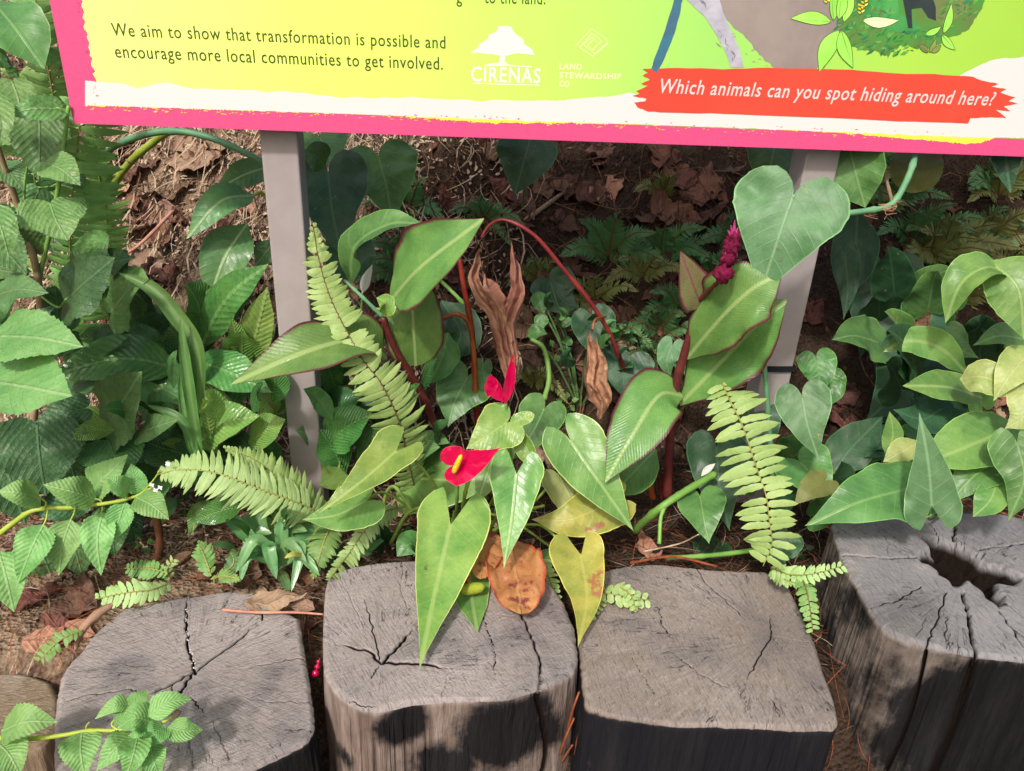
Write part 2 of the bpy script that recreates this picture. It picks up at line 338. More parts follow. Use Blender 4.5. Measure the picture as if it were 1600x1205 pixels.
M['spadixgr'] = plainmat('green spadix', '#7a8a22', '#959e2e', .6, 500, .8)
M['maroon'] = plainmat('maroon canna stem', '#4a1d1e', '#5e2a26', .4, 30)
M['redstem'] = plainmat('red stem', '#6a1e1a', '#8a3a24', .4, 24)
M['pinkstem'] = plainmat('pink red stem', '#6e2229', '#8a3432', .45, 24)
M['orstem'] = plainmat('orange brown stem', '#9a5a2a', '#7f3a22', .5, 30)
M['teal'] = plainmat('blue green vine', '#4f7a5a', '#5f8c62', .5, 20)
M['ygstem'] = plainmat('yellow green vine', '#8a9a34', '#9aaa44', .5, 20)
M['gstem'] = plainmat('green stem', '#5f8a3a', '#73994a', .5, 30)
M['woodstem'] = plainmat('woody stem', '#75634a', '#8b7a5e', .8, 60, .5)
M['bud'] = plainmat('magenta bud', '#42061f', '#6a0f34', .75, 160, .9, .15)
M['budtip'] = plainmat('pink petal', '#9a3a6c', '#7e2450', .5, 100)
M['lilac'] = plainmat('pale lilac petal', '#e8d2e8', '#f2e4f0', .5, 100)
def drymat(n, a, b, c): return leafmat(n, a, b, c, None, N=9, k=.8, vs=.3, rough=.7, bump=.7, trans=.12, mid=.4, spec=.15, vary=.15)
M['dry1'] = drymat('tan dry leaf', '#8f7256', '#a88d6c', '#b39c7c')
M['dry2'] = drymat('red brown dry leaf', '#6a4430', '#84573f', '#946850')
M['dry3'] = drymat('brown dry leaf', '#5c4230', '#765840', '#87694c')
M['dry4'] = drymat('rust withered leaf', '#a06c48', '#bd9068', '#8a5234')
M['black'] = plainmat('black plastic', '#15181a', '#1c2022', .4, 50, .05)

# ------------------------------------------------------------------ ground
def grid_axis(segs):
    out = []
    for a, b, n in segs: out += list(np.linspace(a, b, n, endpoint=False))
    return out + [segs[-1][1]]
GX = grid_axis([(-40, -6, 12), (-6, -2.2, 40), (-2.2, 2.4, 420), (2.4, 6, 40), (6, 40, 12)])
GY = grid_axis([(-40, -3, 12), (-3, .7, 18), (.7, 3.0, 260), (3.0, 6, 70), (6, 40, 14)])
GV = [(x, y, gz(x, y)) for y in GY for x in GX]; nx = len(GX)
GF = [(j * nx + i, j * nx + i + 1, (j + 1) * nx + i + 1, (j + 1) * nx + i) for j in range(len(GY) - 1) for i in range(nx - 1)]
g = NG('soil'); tc = g.n('TexCoord'); v = tc.outputs['Object']
n1 = g.noise(5, 5, v, .6); n2 = g.noise(60, 6, v, .65); n3 = g.n('TexVoronoi', {'Vector': v, 'Scale': 130.0}).outputs[0]
col = g.mix(g.sstep(n1, .35, .65), lin('#5a4436'), lin('#84705c')); col = g.mix(g.sstep(n2, .4, .75), col, lin('#9a8570')); col = g.mix(g.sstep(n2, .45, .25), col, lin('#33241b'))
sx = g.n('SeparateXYZ', {0: g.n('NewGeometry').outputs['Position']}); damp_shade = g.sstep(g.math('ADD', sx.outputs[0], g.math('MULTIPLY', n1, .5)), -.25, .1)
col = g.mix(g.math('MULTIPLY', damp_shade, .88), col, lin('#281d17'))  # damp soil tone plus the shade under the sign, painted into the colour
h = g.math('ADD', g.math('MULTIPLY', n2, .7), g.math('MULTIPLY', n3, .6))
bp = g.n('Bump', {'Height': h, 'Strength': .9, 'Distance': .02}).outputs[0]
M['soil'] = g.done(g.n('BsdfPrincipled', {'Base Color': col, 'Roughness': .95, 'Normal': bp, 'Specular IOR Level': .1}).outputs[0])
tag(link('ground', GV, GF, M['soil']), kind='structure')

# ------------------------------------------------------------------ sign
Y0 = 1.265
a0 = W(115, 193, Y0); dR = ray(1600, 245); tR = (a0.z - CAM.z) / dR.z; b0 = CAM + dR * tR        # bottom edge is level
SX = (b0 - a0); SX.z = 0; SX.normalize(); SZ = Vector((0, 0, 1)); SN = SX.cross(SZ)          # SN points toward the camera
if SN.y > 0: SN = -SN
def S(px, py):                      # pixel -> sign plane coords (along, up)
    d = ray(px, py); t = (a0 - CAM).dot(SN) / d.dot(SN); p = CAM + d * t - a0; return (p.dot(SX), p.z)
def SP(a, b, lift=0): return a0 + SX * a + SZ * b + SN * lift
sign = empty('information_sign', SP(.85, -.8, -.05), 'large bright green and pink bordered information sign on two grey posts', 'sign')
M['pink'] = plainmat('pink print', '#ca4878', '#cf5080', .32, 300, .04, .5)
M['signback'] = plainmat('grey sheet', '#8d8580', '#948c86', .4, 60, .03, .5)
WID, HEI, TH = 1.78, .95, .012
MB().box(SP(WID / 2, HEI / 2, -TH / 2), SX * (WID / 2), SZ * (HEI / 2), SN * (TH / 2)).build('panel', M['pink'], sign, False)
panel = bpy.data.objects['panel']
g = NG('green print and glare'); gp = g.n('SeparateXYZ', {0: g.n('NewGeometry').outputs['Position']})
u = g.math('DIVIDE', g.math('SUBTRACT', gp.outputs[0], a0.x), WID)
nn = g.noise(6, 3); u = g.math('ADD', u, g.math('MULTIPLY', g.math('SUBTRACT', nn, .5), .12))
c = g.ramp(u, [(0, lin('#e2ea84')), (.22, lin('#cfe268')), (.42, lin('#b0d860')), (.58, lin('#92ca62')), (.75, lin('#9cc74a')), (1, lin('#87b43c'))])  # print gradient, with glare at left and shade at right mixed into its colours
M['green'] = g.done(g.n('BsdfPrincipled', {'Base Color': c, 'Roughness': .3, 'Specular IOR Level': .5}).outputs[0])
def printmat(n, c, r=.34, c2=None, sc=30): return plainmat(n, c, c2 or c, r, sc, .02, .45)
M['white'] = printmat('white print', '#cbc7c5'); M['red'] = printmat('red print', '#cb4434', c2='#d04a38', sc=8); M['ink'] = printmat('dark green ink', '#3c4f12')
M['yel'] = printmat('yellow print', '#e0d048'); M['lgreen'] = printmat('pale green ink', '#e4fbb4'); M['taupe'] = printmat('taupe print', '#968a84', c2='#857a74', sc=12)
M['foliage'] = printmat('painted foliage', '#3f8a35', c2='#5f6f3c', sc=14); M['greyp'] = printmat('grey painted bark', '#8f8f9a', c2='#a9a8b2', sc=40)
M['blue'] = printmat('blue feather print', '#2f6b80', c2='#3f5a70', sc=40); M['leafp'] = printmat('bright leaf print', '#86cf4a', c2='#9ad85c', sc=20)
M['blackp'] = printmat('black print', '#35403f', c2='#2b3438', sc=30); M['olive'] = printmat('olive print', '#7b8c4a', c2='#6f7a4a', sc=20)
LAY = [0.0006]
def sheet(name, V2, faces, mat, lift, par=None):
    q = par or panel
    return link(name, [SP(min(max(a, .001), WID - .002), min(max(b, .001), HEI - .002), lift * .3) for a, b in V2], faces, mat, q, False)
def strip(name, top, bot, mat, lift, jt=1.0, jb=1.0, n=400, x0=None, x1=None):
    xs = np.linspace(x0 if x0 is not None else top[0][0], x1 if x1 is not None else top[-1][0], n); V = []; 
    for i, x in enumerate(xs):
        t = np.interp(x, *zip(*top)); b = np.interp(x, *zip(*bot))
        t += jt * (noise.noise(Vector((x * .03, lift * 1e4, 0))) * 5 + noise.noise(Vector((x * .3, 1, lift * 1e4))) * 1.6)
        b += jb * (noise.noise(Vector((x * .06, 5, lift * 1e4))) * 2 + noise.noise(Vector((x * .5, 9, lift * 1e4))) * 2.2)
        V += [S(x, t), S(x, max(b, t + .2))]
    return sheet(name, V, [(2 * i, 2 * i + 1, 2 * i + 3, 2 * i + 2) for i in range(n - 1)], mat, lift)
def poly(name, pts, mat, lift, jit=0, sub=1, par=None, feather=0):
    Q = []
    for i, p in enumerate(pts):
        q = pts[(i + 1) % len(pts)]
        for k in range(sub):
            t = k / sub; x = p[0] + (q[0] - p[0]) * t; y = p[1] + (q[1] - p[1]) * t
            Q.append((x + random.uniform(-jit, jit), y + random.uniform(-jit, jit)))
    V = [S(*p) for p in Q]; tri = geometry.tessellate_polygon([[Vector((a, b, 0)) for a, b in V]])
    return sheet(name, V, [tuple(t) for t in tri], mat, lift, par)
# green field: left ragged edge from y
lf = []; 
top_b = .93
a_l, b_l = S(130, 163); a_t = .045
fv = []; nrow = 240; brow = [S(x, np.interp(x, [120, 600, 1000, 1600, 2300], [166, 180, 195, 217, 236])) for x in np.linspace(133, 2050, 400)]
W_in = WID - .045
for i in range(nrow + 1):
    b = b_l + (top_b - b_l) * i / nrow
    e = a_t + .006 * noise.noise(Vector((i * .35, 3, 0))) + .005 * noise.noise(Vector((i * 1.7, 8, 0)))
    fv += [(e, b), (W_in + .005 * noise.noise(Vector((i * .8, 13, 0))), b)]
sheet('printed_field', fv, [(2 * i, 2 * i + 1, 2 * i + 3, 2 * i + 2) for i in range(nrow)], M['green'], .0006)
# (field bottom follows white band)
strip('white_band', [(133, 126), (190, 131), (215, 137), (255, 130), (262, 129), (290, 138), (450, 143), (530, 153), (640, 152), (700, 156), (860, 158), (930, 152), (985, 147), (1005, 150), (1450, 150), (1500, 118), (1530, 102), (1570, 90), (1650, 86), (2000, 80)],
      [(133, 164), (600, 180), (850, 190), (1000, 194), (1300, 206), (1500, 214), (1600, 216), (2050, 230)], M['white'], .0012, .7, .8, 700, 133, 1980)
strip('yellow_edge', [(133, 161), (600, 177), (850, 187), (1000, 192), (1300, 200), (1500, 213), (1600, 213), (2050, 222)],
      [(133, 165.5), (200, 167), (600, 180), (760, 192), (900, 193), (1100, 196), (1300, 207), (1360, 212), (1500, 224), (1530, 224), (1560, 214), (2050, 222)], M['yel'], .0009, .5, 1.3, 700, 133, 1600)
mb = MB()
for i in range(150):
    x = random.uniform(140, 1560); y = np.interp(x, [120, 600, 1000, 1600], [167, 182, 197, 221]) + random.uniform(-1, 5); a, b = S(x, y); r1 = random.uniform(.0006, .0035); r2 = random.uniform(.0004, .0011)
    k = len(mb.v); mb.add([SP(a - r1, b, .0005), SP(a, b - r2, .0005), SP(a + r1 * 1.3, b, .0005), SP(a, b + r2, .0005)], [(0, 1, 2, 3)])
o = mb.build('paint_flecks', M['yel'], panel, False); o['kind'] = 'stuff'
mb = MB()
for i in range(90):
    x, y = random.choice([(random.uniform(118, 135), random.uniform(0, 165)), (random.uniform(600, 1500), 0)])
    if y == 0: y = np.interp(x, [120, 600, 1000, 1600], [164, 179, 193, 213]) + random.uniform(-3, 1)
    a, b = S(x, y) if x > 140 else (.042 + random.uniform(-.004, .004), random.uniform(.03, .3)); r1 = random.uniform(.0006, .003); r2 = random.uniform(.0004, .0012)
    mb.add([SP(a - r1, b, .0006), SP(a, b - r2, .0006), SP(a + r1, b, .0006), SP(a, b + r2, .0006)], [(0, 1, 2, 3)])
o = mb.build('paint_flecks', M['pink'], panel, False); o['kind'] = 'stuff'
poly('red_brush_stroke', [(988, 150), (1000, 146), (994, 142), (1012, 134), (1002, 131), (1016, 124), (1004, 118), (1012, 113), (1004, 108), (1060, 106), (1130, 108), (1200, 106), (1330, 109), (1400, 115), (1460, 116), (1520, 120), (1532, 126), (1560, 131), (1548, 135), (1572, 139), (1562, 145), (1586, 152), (1575, 158), (1590, 162), (1568, 166), (1578, 174), (1555, 171), (1572, 184), (1540, 183), (1516, 185), (1512, 193), (1400, 189), (1200, 180), (1110, 177), (1050, 176), (1012, 174), (996, 167), (991, 160), (1008, 158), (1010, 154)], M['red'], .0030, .5, 4)
poly('painted_earth', [(1105, -20), (1325, -20), (1318, 40), (1300, 70), (1292, 95), (1270, 112), (1215, 112), (1190, 90), (1165, 60), (1135, 30)], M['taupe'], .0012, 2.2, 7)
poly('painted_foliage', [(1300, -20), (1550, -20), (1530, 20), (1510, 50), (1475, 62), (1455, 78), (1420, 72), (1400, 72), (1388, 90), (1365, 80), (1340, 76), (1318, 62), (1312, 40)], M['foliage'], .0016, 2.2, 7)
poly('painted_clearing', [(1340, -20), (1400, -20), (1405, 20), (1440, 45), (1400, 52), (1360, 40), (1345, 20)], printmat('painted clearing', '#2f7a3c', c2='#4a9a50', sc=18), .0019, 1.6, 5)
poly('painted_foliage', [(1455, -20), (1540, -20), (1500, 25), (1470, 40), (1450, 20)], M['olive'], .0019, 1.8, 6)
poly('painted_trunk', [(1068, -5), (1088, -20), (1118, -20), (1130, 20), (1146, 55), (1156, 80), (1162, 105), (1141, 105), (1134, 82), (1118, 52), (1100, 25)], M['greyp'], .0024, .6, 5)
poly('painted_tail', [(1056, -10), (1068, -10), (1060, 30), (1050, 62), (1036, 95), (1026, 114), (1018, 108), (1022, 92), (1040, 45)], M['blue'], .0034, .5, 5)
poly('painted_animal', [(1408, -20), (1450, -20), (1462, 10), (1462, 32), (1450, 28), (1440, 12), (1424, 14), (1425, 44), (1419, 44), (1414, 20)], M['blackp'], .0024, .4, 3)
gm = [printmat('painted stroke', c, c2=d, sc=60) for c, d in (('#2f7434', '#3f8a44'), ('#4d8c3c', '#5f9c48'), ('#4a6a34', '#5c7a40'), ('#236a40', '#2f7c50'))]
def spray(cx0, cx1, cy0, cy1, n, mats, big, cond, ang=-35, lift=.0021):
    for q, mt in enumerate(mats):
        mb = MB()
        for k in range(n):
            x, y = random.uniform(cx0, cx1), random.uniform(cy0, cy1)
            if not cond(x, y): continue
            a = R(ang + random.gauss(0, 30)); L_ = random.uniform(*big); w_ = L_ * random.uniform(.12, .4); dx, dy = math.cos(a), math.sin(a)
            P4 = [(x - dx * L_, y - dy * L_), (x + dy * w_, y - dx * w_), (x + dx * L_, y + dy * L_), (x - dy * w_, y + dx * w_)]
            mb.add([SP(*S(*p), (lift + .0001 * q) * .3 + .000001 * k) for p in P4], [(0, 1, 2, 3)])
        o = mb.build('brush_texture', mt, panel, False); o['kind'] = 'stuff'
spray(1305, 1530, -15, 90, 130, gm, (2, 9), lambda x, y: y < 88 - abs(x - 1390) * .22 - (x > 1440) * (x - 1440) * .45 and not (1395 < x < 1470 and y < 45))
spray(1100, 1325, -15, 118, 260, [M['taupe']], (1, 3.5), lambda x, y: True if (y > 100 and 1180 < x < 1290) or abs(x - (1120 + y * .7)) < 16 else False, 0, .0014)
spray(1020, 1170, -10, 105, 90, [printmat('bark stroke', '#74747e', c2='#85858f')], (2, 7), lambda x, y: abs(x - (1092 + y * .56)) < 9, 60, .0026)
def pleaf(a, b, w_, lift=.0027, m='leafp', n=14):
    def shape(s):
        L_ = []; R_ = []; dx, dy = b[0] - a[0], b[1] - a[1]; l = math.hypot(dx, dy); nx_, ny_ = -dy / l, dx / l
        for i in range(n + 1):
            t = i / n; h = math.sin(math.pi * t ** .8) * w_ / 2 + s; bx = math.sin(math.pi * t) * l * .06
            L_.append((a[0] + dx * t + nx_ * (h + bx), a[1] + dy * t + ny_ * (h + bx))); R_.append((a[0] + dx * t - nx_ * (h - bx), a[1] + dy * t - ny_ * (h - bx)))
        return L_ + R_[::-1]
    poly('painted_leaf', shape(.8), M['ink'], lift); poly('painted_leaf', shape(-.1), M[m], lift + .0003)
    poly('painted_vein', [(a[0] + .3, a[1]), (b[0], b[1]), (a[0] - .3, a[1] + .6)], M['ink'], lift + .0006)
pleaf((1310, 48), (1280, 112), 26, .0036); pleaf((1314, 48), (1332, 106), 22, .0043); pleaf((1298, 34), (1235, 29), 20); pleaf((1302, 32), (1298, -20), 14); pleaf((1318, 34), (1330, -20), 14)
pleaf((1348, 32), (1404, 32), 16, .0027, 'lgreen'); pleaf((1310, 30), (1316, -20), 16, .0032); pleaf((1474, 52), (1486, 6), 11); pleaf((1446, 54), (1470, 42), 9, .0027, 'leafp'); pleaf((1472, 55), (1492, 78), 12)
pleaf((1452, 82), (1462, 60), 7, .0027, 'olive'); pleaf((1455, 82), (1470, 70), 7, .0031, 'olive'); pleaf((1450, 82), (1434, 70), 9, .0027, 'olive')
for x, y, dx in ((1292, 5, -1), (1345, 22, 1), (1290, -2, -1), (1350, 12, 1)):
    for k in range(5): pleaf((x, y - k * 3), (x + (6 if k % 2 else -6), y - 4 - k * 3), 3.5, .0030, 'yel', 5)
# logo tree
crown = [(735, 82), (746, 76), (750, 68), (762, 62), (764, 54), (775, 50), (778, 42), (792, 40), (800, 44), (808, 56), (818, 62), (820, 70), (830, 76), (836, 86), (820, 85), (810, 83), (795, 87), (789, 87), (789, 97), (796, 101), (832, 104), (825, 106), (790, 103), (752, 104), (762, 100), (780, 98), (782, 88), (770, 85), (750, 83)]
poly('tree_emblem', crown, M['white'], .0012, .7, 3)
def bandpoly(name, P, wd, mat, lift):
    L_ = []; R_ = []
    for i, p in enumerate(P):
        q0 = P[max(i - 1, 0)]; q1 = P[min(i + 1, len(P) - 1)]; dx, dy = q1[0] - q0[0], q1[1] - q0[1]; l = math.hypot(dx, dy) or 1
        L_.append((p[0] - dy / l * wd, p[1] + dx / l * wd)); R_.append((p[0] + dy / l * wd, p[1] - dx / l * wd))
    V = [S(*p) for pr in zip(L_, R_) for p in pr]
    return sheet(name, V, [(2 * i, 2 * i + 1, 2 * i + 3, 2 * i + 2) for i in range(len(P) - 1)], mat, lift)
bandpoly('emblem_line', [(738, 130), (790, 132), (843, 133)], .6, M['white'], .0012)
kk = [[(899, 72), (924, 45), (946, 60)], [(906, 74), (925, 52), (940, 64), (926, 78), (918, 70), (927, 62)], [(950, 68), (926, 88), (905, 74)], [(946, 60), (950, 66), (930, 84), (912, 70), (925, 58), (933, 66)]]
for q, P in enumerate(kk): bandpoly('maze_emblem', P, .55, M['lgreen'], .0012 + q * .0003)
def text(s, p0, p1, cap, mat, lift, shear=0, bold=.004, name='lettering', cx=None):
    cu = bpy.data.curves.new('t', 'FONT'); cu.body = s; cu.size = 1; cu.shear = shear; cu.offset = bold; cu.resolution_u = 3; cu.space_character = 1.1
    ob = bpy.data.objects.new('t', cu); COL.objects.link(ob); bpy.context.view_layer.update()
    me = bpy.data.meshes.new_from_object(ob.evaluated_get(bpy.context.evaluated_depsgraph_get())); bpy.data.objects.remove(ob)
    co = np.array([v.co[:2] for v in me.vertices]); fs = [tuple(p.vertices) for p in me.polygons]; bpy.data.meshes.remove(me)
    x0, x1 = co[:, 0].min(), co[:, 0].max(); A = Vector(S(*p0)); B = Vector(S(*p1)); dx = B - A; l = dx.length; ux = dx.normalized(); uy = Vector((-ux.y, ux.x))
    ch = (Vector(S(p0[0], p0[1] - cap)) - A).length; sx_ = l / (x1 - x0); sy_ = ch / .69
    return sheet(name, [tuple(A + ux * ((x - x0) * sx_) + uy * (y * sy_)) for x, y in co], fs, mat, lift)
text('We aim to show that transformation is possible and', (176, 56), (696, 76), 20, M['ink'], .0012, bold=.006)
text('encourage more local communities to get involved.', (181, 90), (692, 109), 20, M['ink'], .0012, bold=.006)
text('to the land.', (757, 5), (852, 7), 20, M['ink'], .0012, bold=.006); text('g', (713, 4), (722, 4), 20, M['ink'], .0012, bold=.006)
text('CIRENAS', (736, 127), (844, 130), 23, M['white'], .0012, bold=.012)
text('LAND', (874, 108), (909, 109), 9, M['lgreen'], .0012); text('STEWARDSHIP', (874, 122), (970, 124), 9, M['lgreen'], .0012); text('CO', (874, 135), (889, 136), 9, M['lgreen'], .0012)
text('Which animals can you spot hiding around here?', (1030, 145), (1551, 165), 22, M['white'], .0037, shear=.16, bold=.010)
# posts
M['post'] = plainmat('grey painted metal', '#8c8483', '#938b89', .42, 25, .05, .5)
def post(pxl, pxr, py):
    al = S(pxl, py)[0]; ar = S(pxr, py)[0]; cx = (al + ar) / 2; hw = .031
    g0 = SP(cx, 0, -.06); base = gz(g0.x, g0.y) - .12
    zt = a0.z + HEI - .05; bm = bmesh.new()
    c = SP(cx, 0, -.012 - .022 - hw); c.z = (zt + base) / 2
    mb = MB().box(c, SX * hw, SN * hw, SZ * ((zt - base) / 2)); o = mb.build('post', M['post'], sign, False)
    bv = o.modifiers.new('bevel', 'BEVEL'); bv.width = .0035; bv.segments = 3
    for hgt in (.12, .7):
        MB().box(SP(cx, hgt, -.012 - .011), SX * .05, SN * .011, SZ * .02).build('bracket', M['post'], sign, False)
    return c
pcL = post(395, 460, 207); pcR = post(1272, 1332, 240)

# cable tie round right post and vine
tie = MB(); zt = W(1235, 567, pcR.y).z
q = [pcR + SX * .034 + SN * .034, pcR + SX * .034 - SN * .034, pcR - SX * .034 - SN * .034, pcR - SX * .06 - SN * .01, pcR - SX * .064 + SN * .03, pcR - SX * .034 + SN * .036]
q = [Vector((p.x, p.y, zt + (-.004 if i in (3, 4) else 0))) for i, p in enumerate(q)]
for lv in (0,):
    V = []; 
    for p in q:
        cdir = Vector((p.x - pcR.x, p.y - pcR.y, 0)).normalized() * .0016
        V += [p - SZ * .0062, p + SZ * .0062, p + SZ * .0062 + cdir, p - SZ * .0062 + cdir]
    n = len(q); tie.add(V, [(i * 4 + k, i * 4 + (k + 1) % 4, ((i + 1) % n) * 4 + (k + 1) % 4, ((i + 1) % n) * 4 + k) for i in range(n) for k in range(4)])
tie.box(q[5] + SN * .003, SX * .005, SN * .004, SZ * .006)
tag(tie.build('cable_tie', M['black'], None, False), 'black plastic cable tie strapped around the right sign post and a vine', 'cable tie')

# ------------------------------------------------------------------ stumps
def woodmat(name, ta, tb, sa, sb, stain, warm=0, ang=30):
    g = NG(name); tc = g.n('TexCoord'); v = tc.outputs['Object']
    A = lambda n: g.n('Attribute', attribute_name=n).outputs['Fac']
    rad, side, crack, st = A('rad'), A('side'), A('crack'), A('stain')
    rot = g.n('Mapping', {0: g.n('Mapping', {0: v, 2: (0, 0, R(ang))}).outputs[0], 3: (9, 55, 9)}).outputs[0]
    saw = g.noise(7, 5, rot, .6); rot2 = g.n('Mapping', {0: g.n('Mapping', {0: v, 2: (0, 0, R(-ang * 1.6))}).outputs[0], 3: (10, 70, 10)}).outputs[0]; saw2 = g.noise(5, 4, rot2, .6)
    blot = g.noise(11, 6, v, .68); fine = g.noise(160, 4, v, .6)
    rr = g.math('ADD', g.math('MULTIPLY', rad, 34), g.math('MULTIPLY', blot, 5)); ring = g.math('PINGPONG', rr, 1.0)
    top = g.mix(g.sstep(blot, .3, .72), lin(ta), lin(tb)); top = g.mix(g.math('MULTIPLY', g.sstep(saw, .5, .78), .28), top, lin('#cdc4be'))
    top = g.mix(g.math('MULTIPLY', g.sstep(saw2, .5, .3), .6), top, lin('#4f4640')); top = g.mix(g.math('MULTIPLY', g.sstep(ring, .7, 1), .13), top, lin('#6a5c52'))
    grey = g.noise(5.5, 5, v, .6); top = g.mix(g.math('MULTIPLY', g.sstep(grey, .48, .66), .62), top, lin('#565256')); gw = g.noise(8, 5, rot, .6); top = g.mix(g.math('MULTIPLY', g.sstep(grey, .46, .3), .5), top, lin('#bdb2aa'))
    rv = g.n('CombineXYZ', {0: g.math('MULTIPLY', A('cs'), 9), 1: g.math('MULTIPLY', A('sn'), 9), 2: g.math('MULTIPLY', rad, 1.5)}).outputs[0]
    rs = g.noise(2.2, 6, rv, .7); top = g.mix(g.math('MULTIPLY', g.sstep(rs, .5, .25), .4), top, lin('#524842')); top = g.mix(g.math('MULTIPLY', g.sstep(rs, .52, .78), .28), top, lin('#c2b8b2'))
    rc = g.noise(1.1, 3, rv, .55); rcm = g.math('SUBTRACT', 1.0, g.sstep(g.math('ABSOLUTE', g.math('SUBTRACT', rc, .5)), .0, .010)); rcm = g.math('MULTIPLY', rcm, g.math('MULTIPLY', g.sstep(rad, .08, .3), g.sstep(blot, .5, .6)))
    top = g.mix(g.math('MULTIPLY', rcm, .8), top, lin('#2c231e'))
    moss = g.noise(7, 4, v, .6); top = g.mix(g.math('MULTIPLY', g.sstep(moss, .58, .75), .3), top, lin('#6d6648'))
    top = g.mix(g.math('MULTIPLY', g.sstep(fine, .6, .75), .18), top, lin('#d8d2cc'))
    vs = g.n('Mapping', {0: v, 3: (1, 1, .12)}).outputs[0]; gr = g.noise(70, 6, vs, .65); gr2 = g.noise(24, 5, vs, .6)
    sd_ = g.mix(g.sstep(gr, .35, .68), lin(sa), lin(sb)); sd_ = g.mix(g.math('MULTIPLY', g.sstep(gr2, .55, .35), .5), sd_, lin('#4a382e'))
    stn = g.math('ADD', g.math('MULTIPLY', st, 1.0), g.math('MULTIPLY', g.math('SUBTRACT', g.noise(13, 6, v, .7), .5), 1.2)); stn = g.math('ADD', stn, g.math('MULTIPLY', g.math('SUBTRACT', gr, .5), .8))
    stm = g.math('MULTIPLY', g.sstep(stn, .28, .75), .97)
    dk = g.mix(g.sstep(gr2, .45, .8), lin(stain), lin('#27272b'))
    col = g.mix(side, top, sd_); col = g.mix(stm, col, dk)
    ck = g.n('Mapping', {0: g.n('Mapping', {0: v, 2: (0, 0, R(ang + 90))}).outputs[0], 3: (4, 16, 4)}).outputs[0]; hair = g.noise(6, 3, ck, .5, .3)
    hm = g.math('MULTIPLY', g.math('SUBTRACT', 1.0, g.sstep(g.math('ABSOLUTE', g.math('SUBTRACT', hair, .5)), .0, .012)), g.math('MULTIPLY', g.sstep(blot, .45, .6), .5))
    col = g.mix(g.math('MULTIPLY', hm, g.math('SUBTRACT', 1.0, side)), col, lin('#4a4038'))
    col = g.mix(g.sstep(crack, .12, .5), col, lin('#1c1410'))
    col = g.n('HueSaturation', {'Value': .77, 'Saturation': .92, 'Color': col}).outputs[0]
    hv = g.math('ADD', g.math('MULTIPLY', saw, .5), g.math('MULTIPLY', saw2, .4)); hv = g.math('ADD', hv, g.math('MULTIPLY', fine, .35))
    hv = g.math('SUBTRACT', hv, g.math('MULTIPLY', rcm, 1.5)); hv = g.math('ADD', hv, g.math('MULTIPLY', rs, .35))
    ht = g.n('Mix', {0: side, 2: hv, 3: g.math('MULTIPLY', gr, 2.2)}).outputs[0]
    bp = g.n('Bump', {'Height': ht, 'Strength': .75, 'Distance': .006}).outputs[0]
    return g.done(g.n('BsdfPrincipled', {'Base Color': col, 'Roughness': .9, 'Normal': bp, 'Specular IOR Level': .07}).outputs[0])
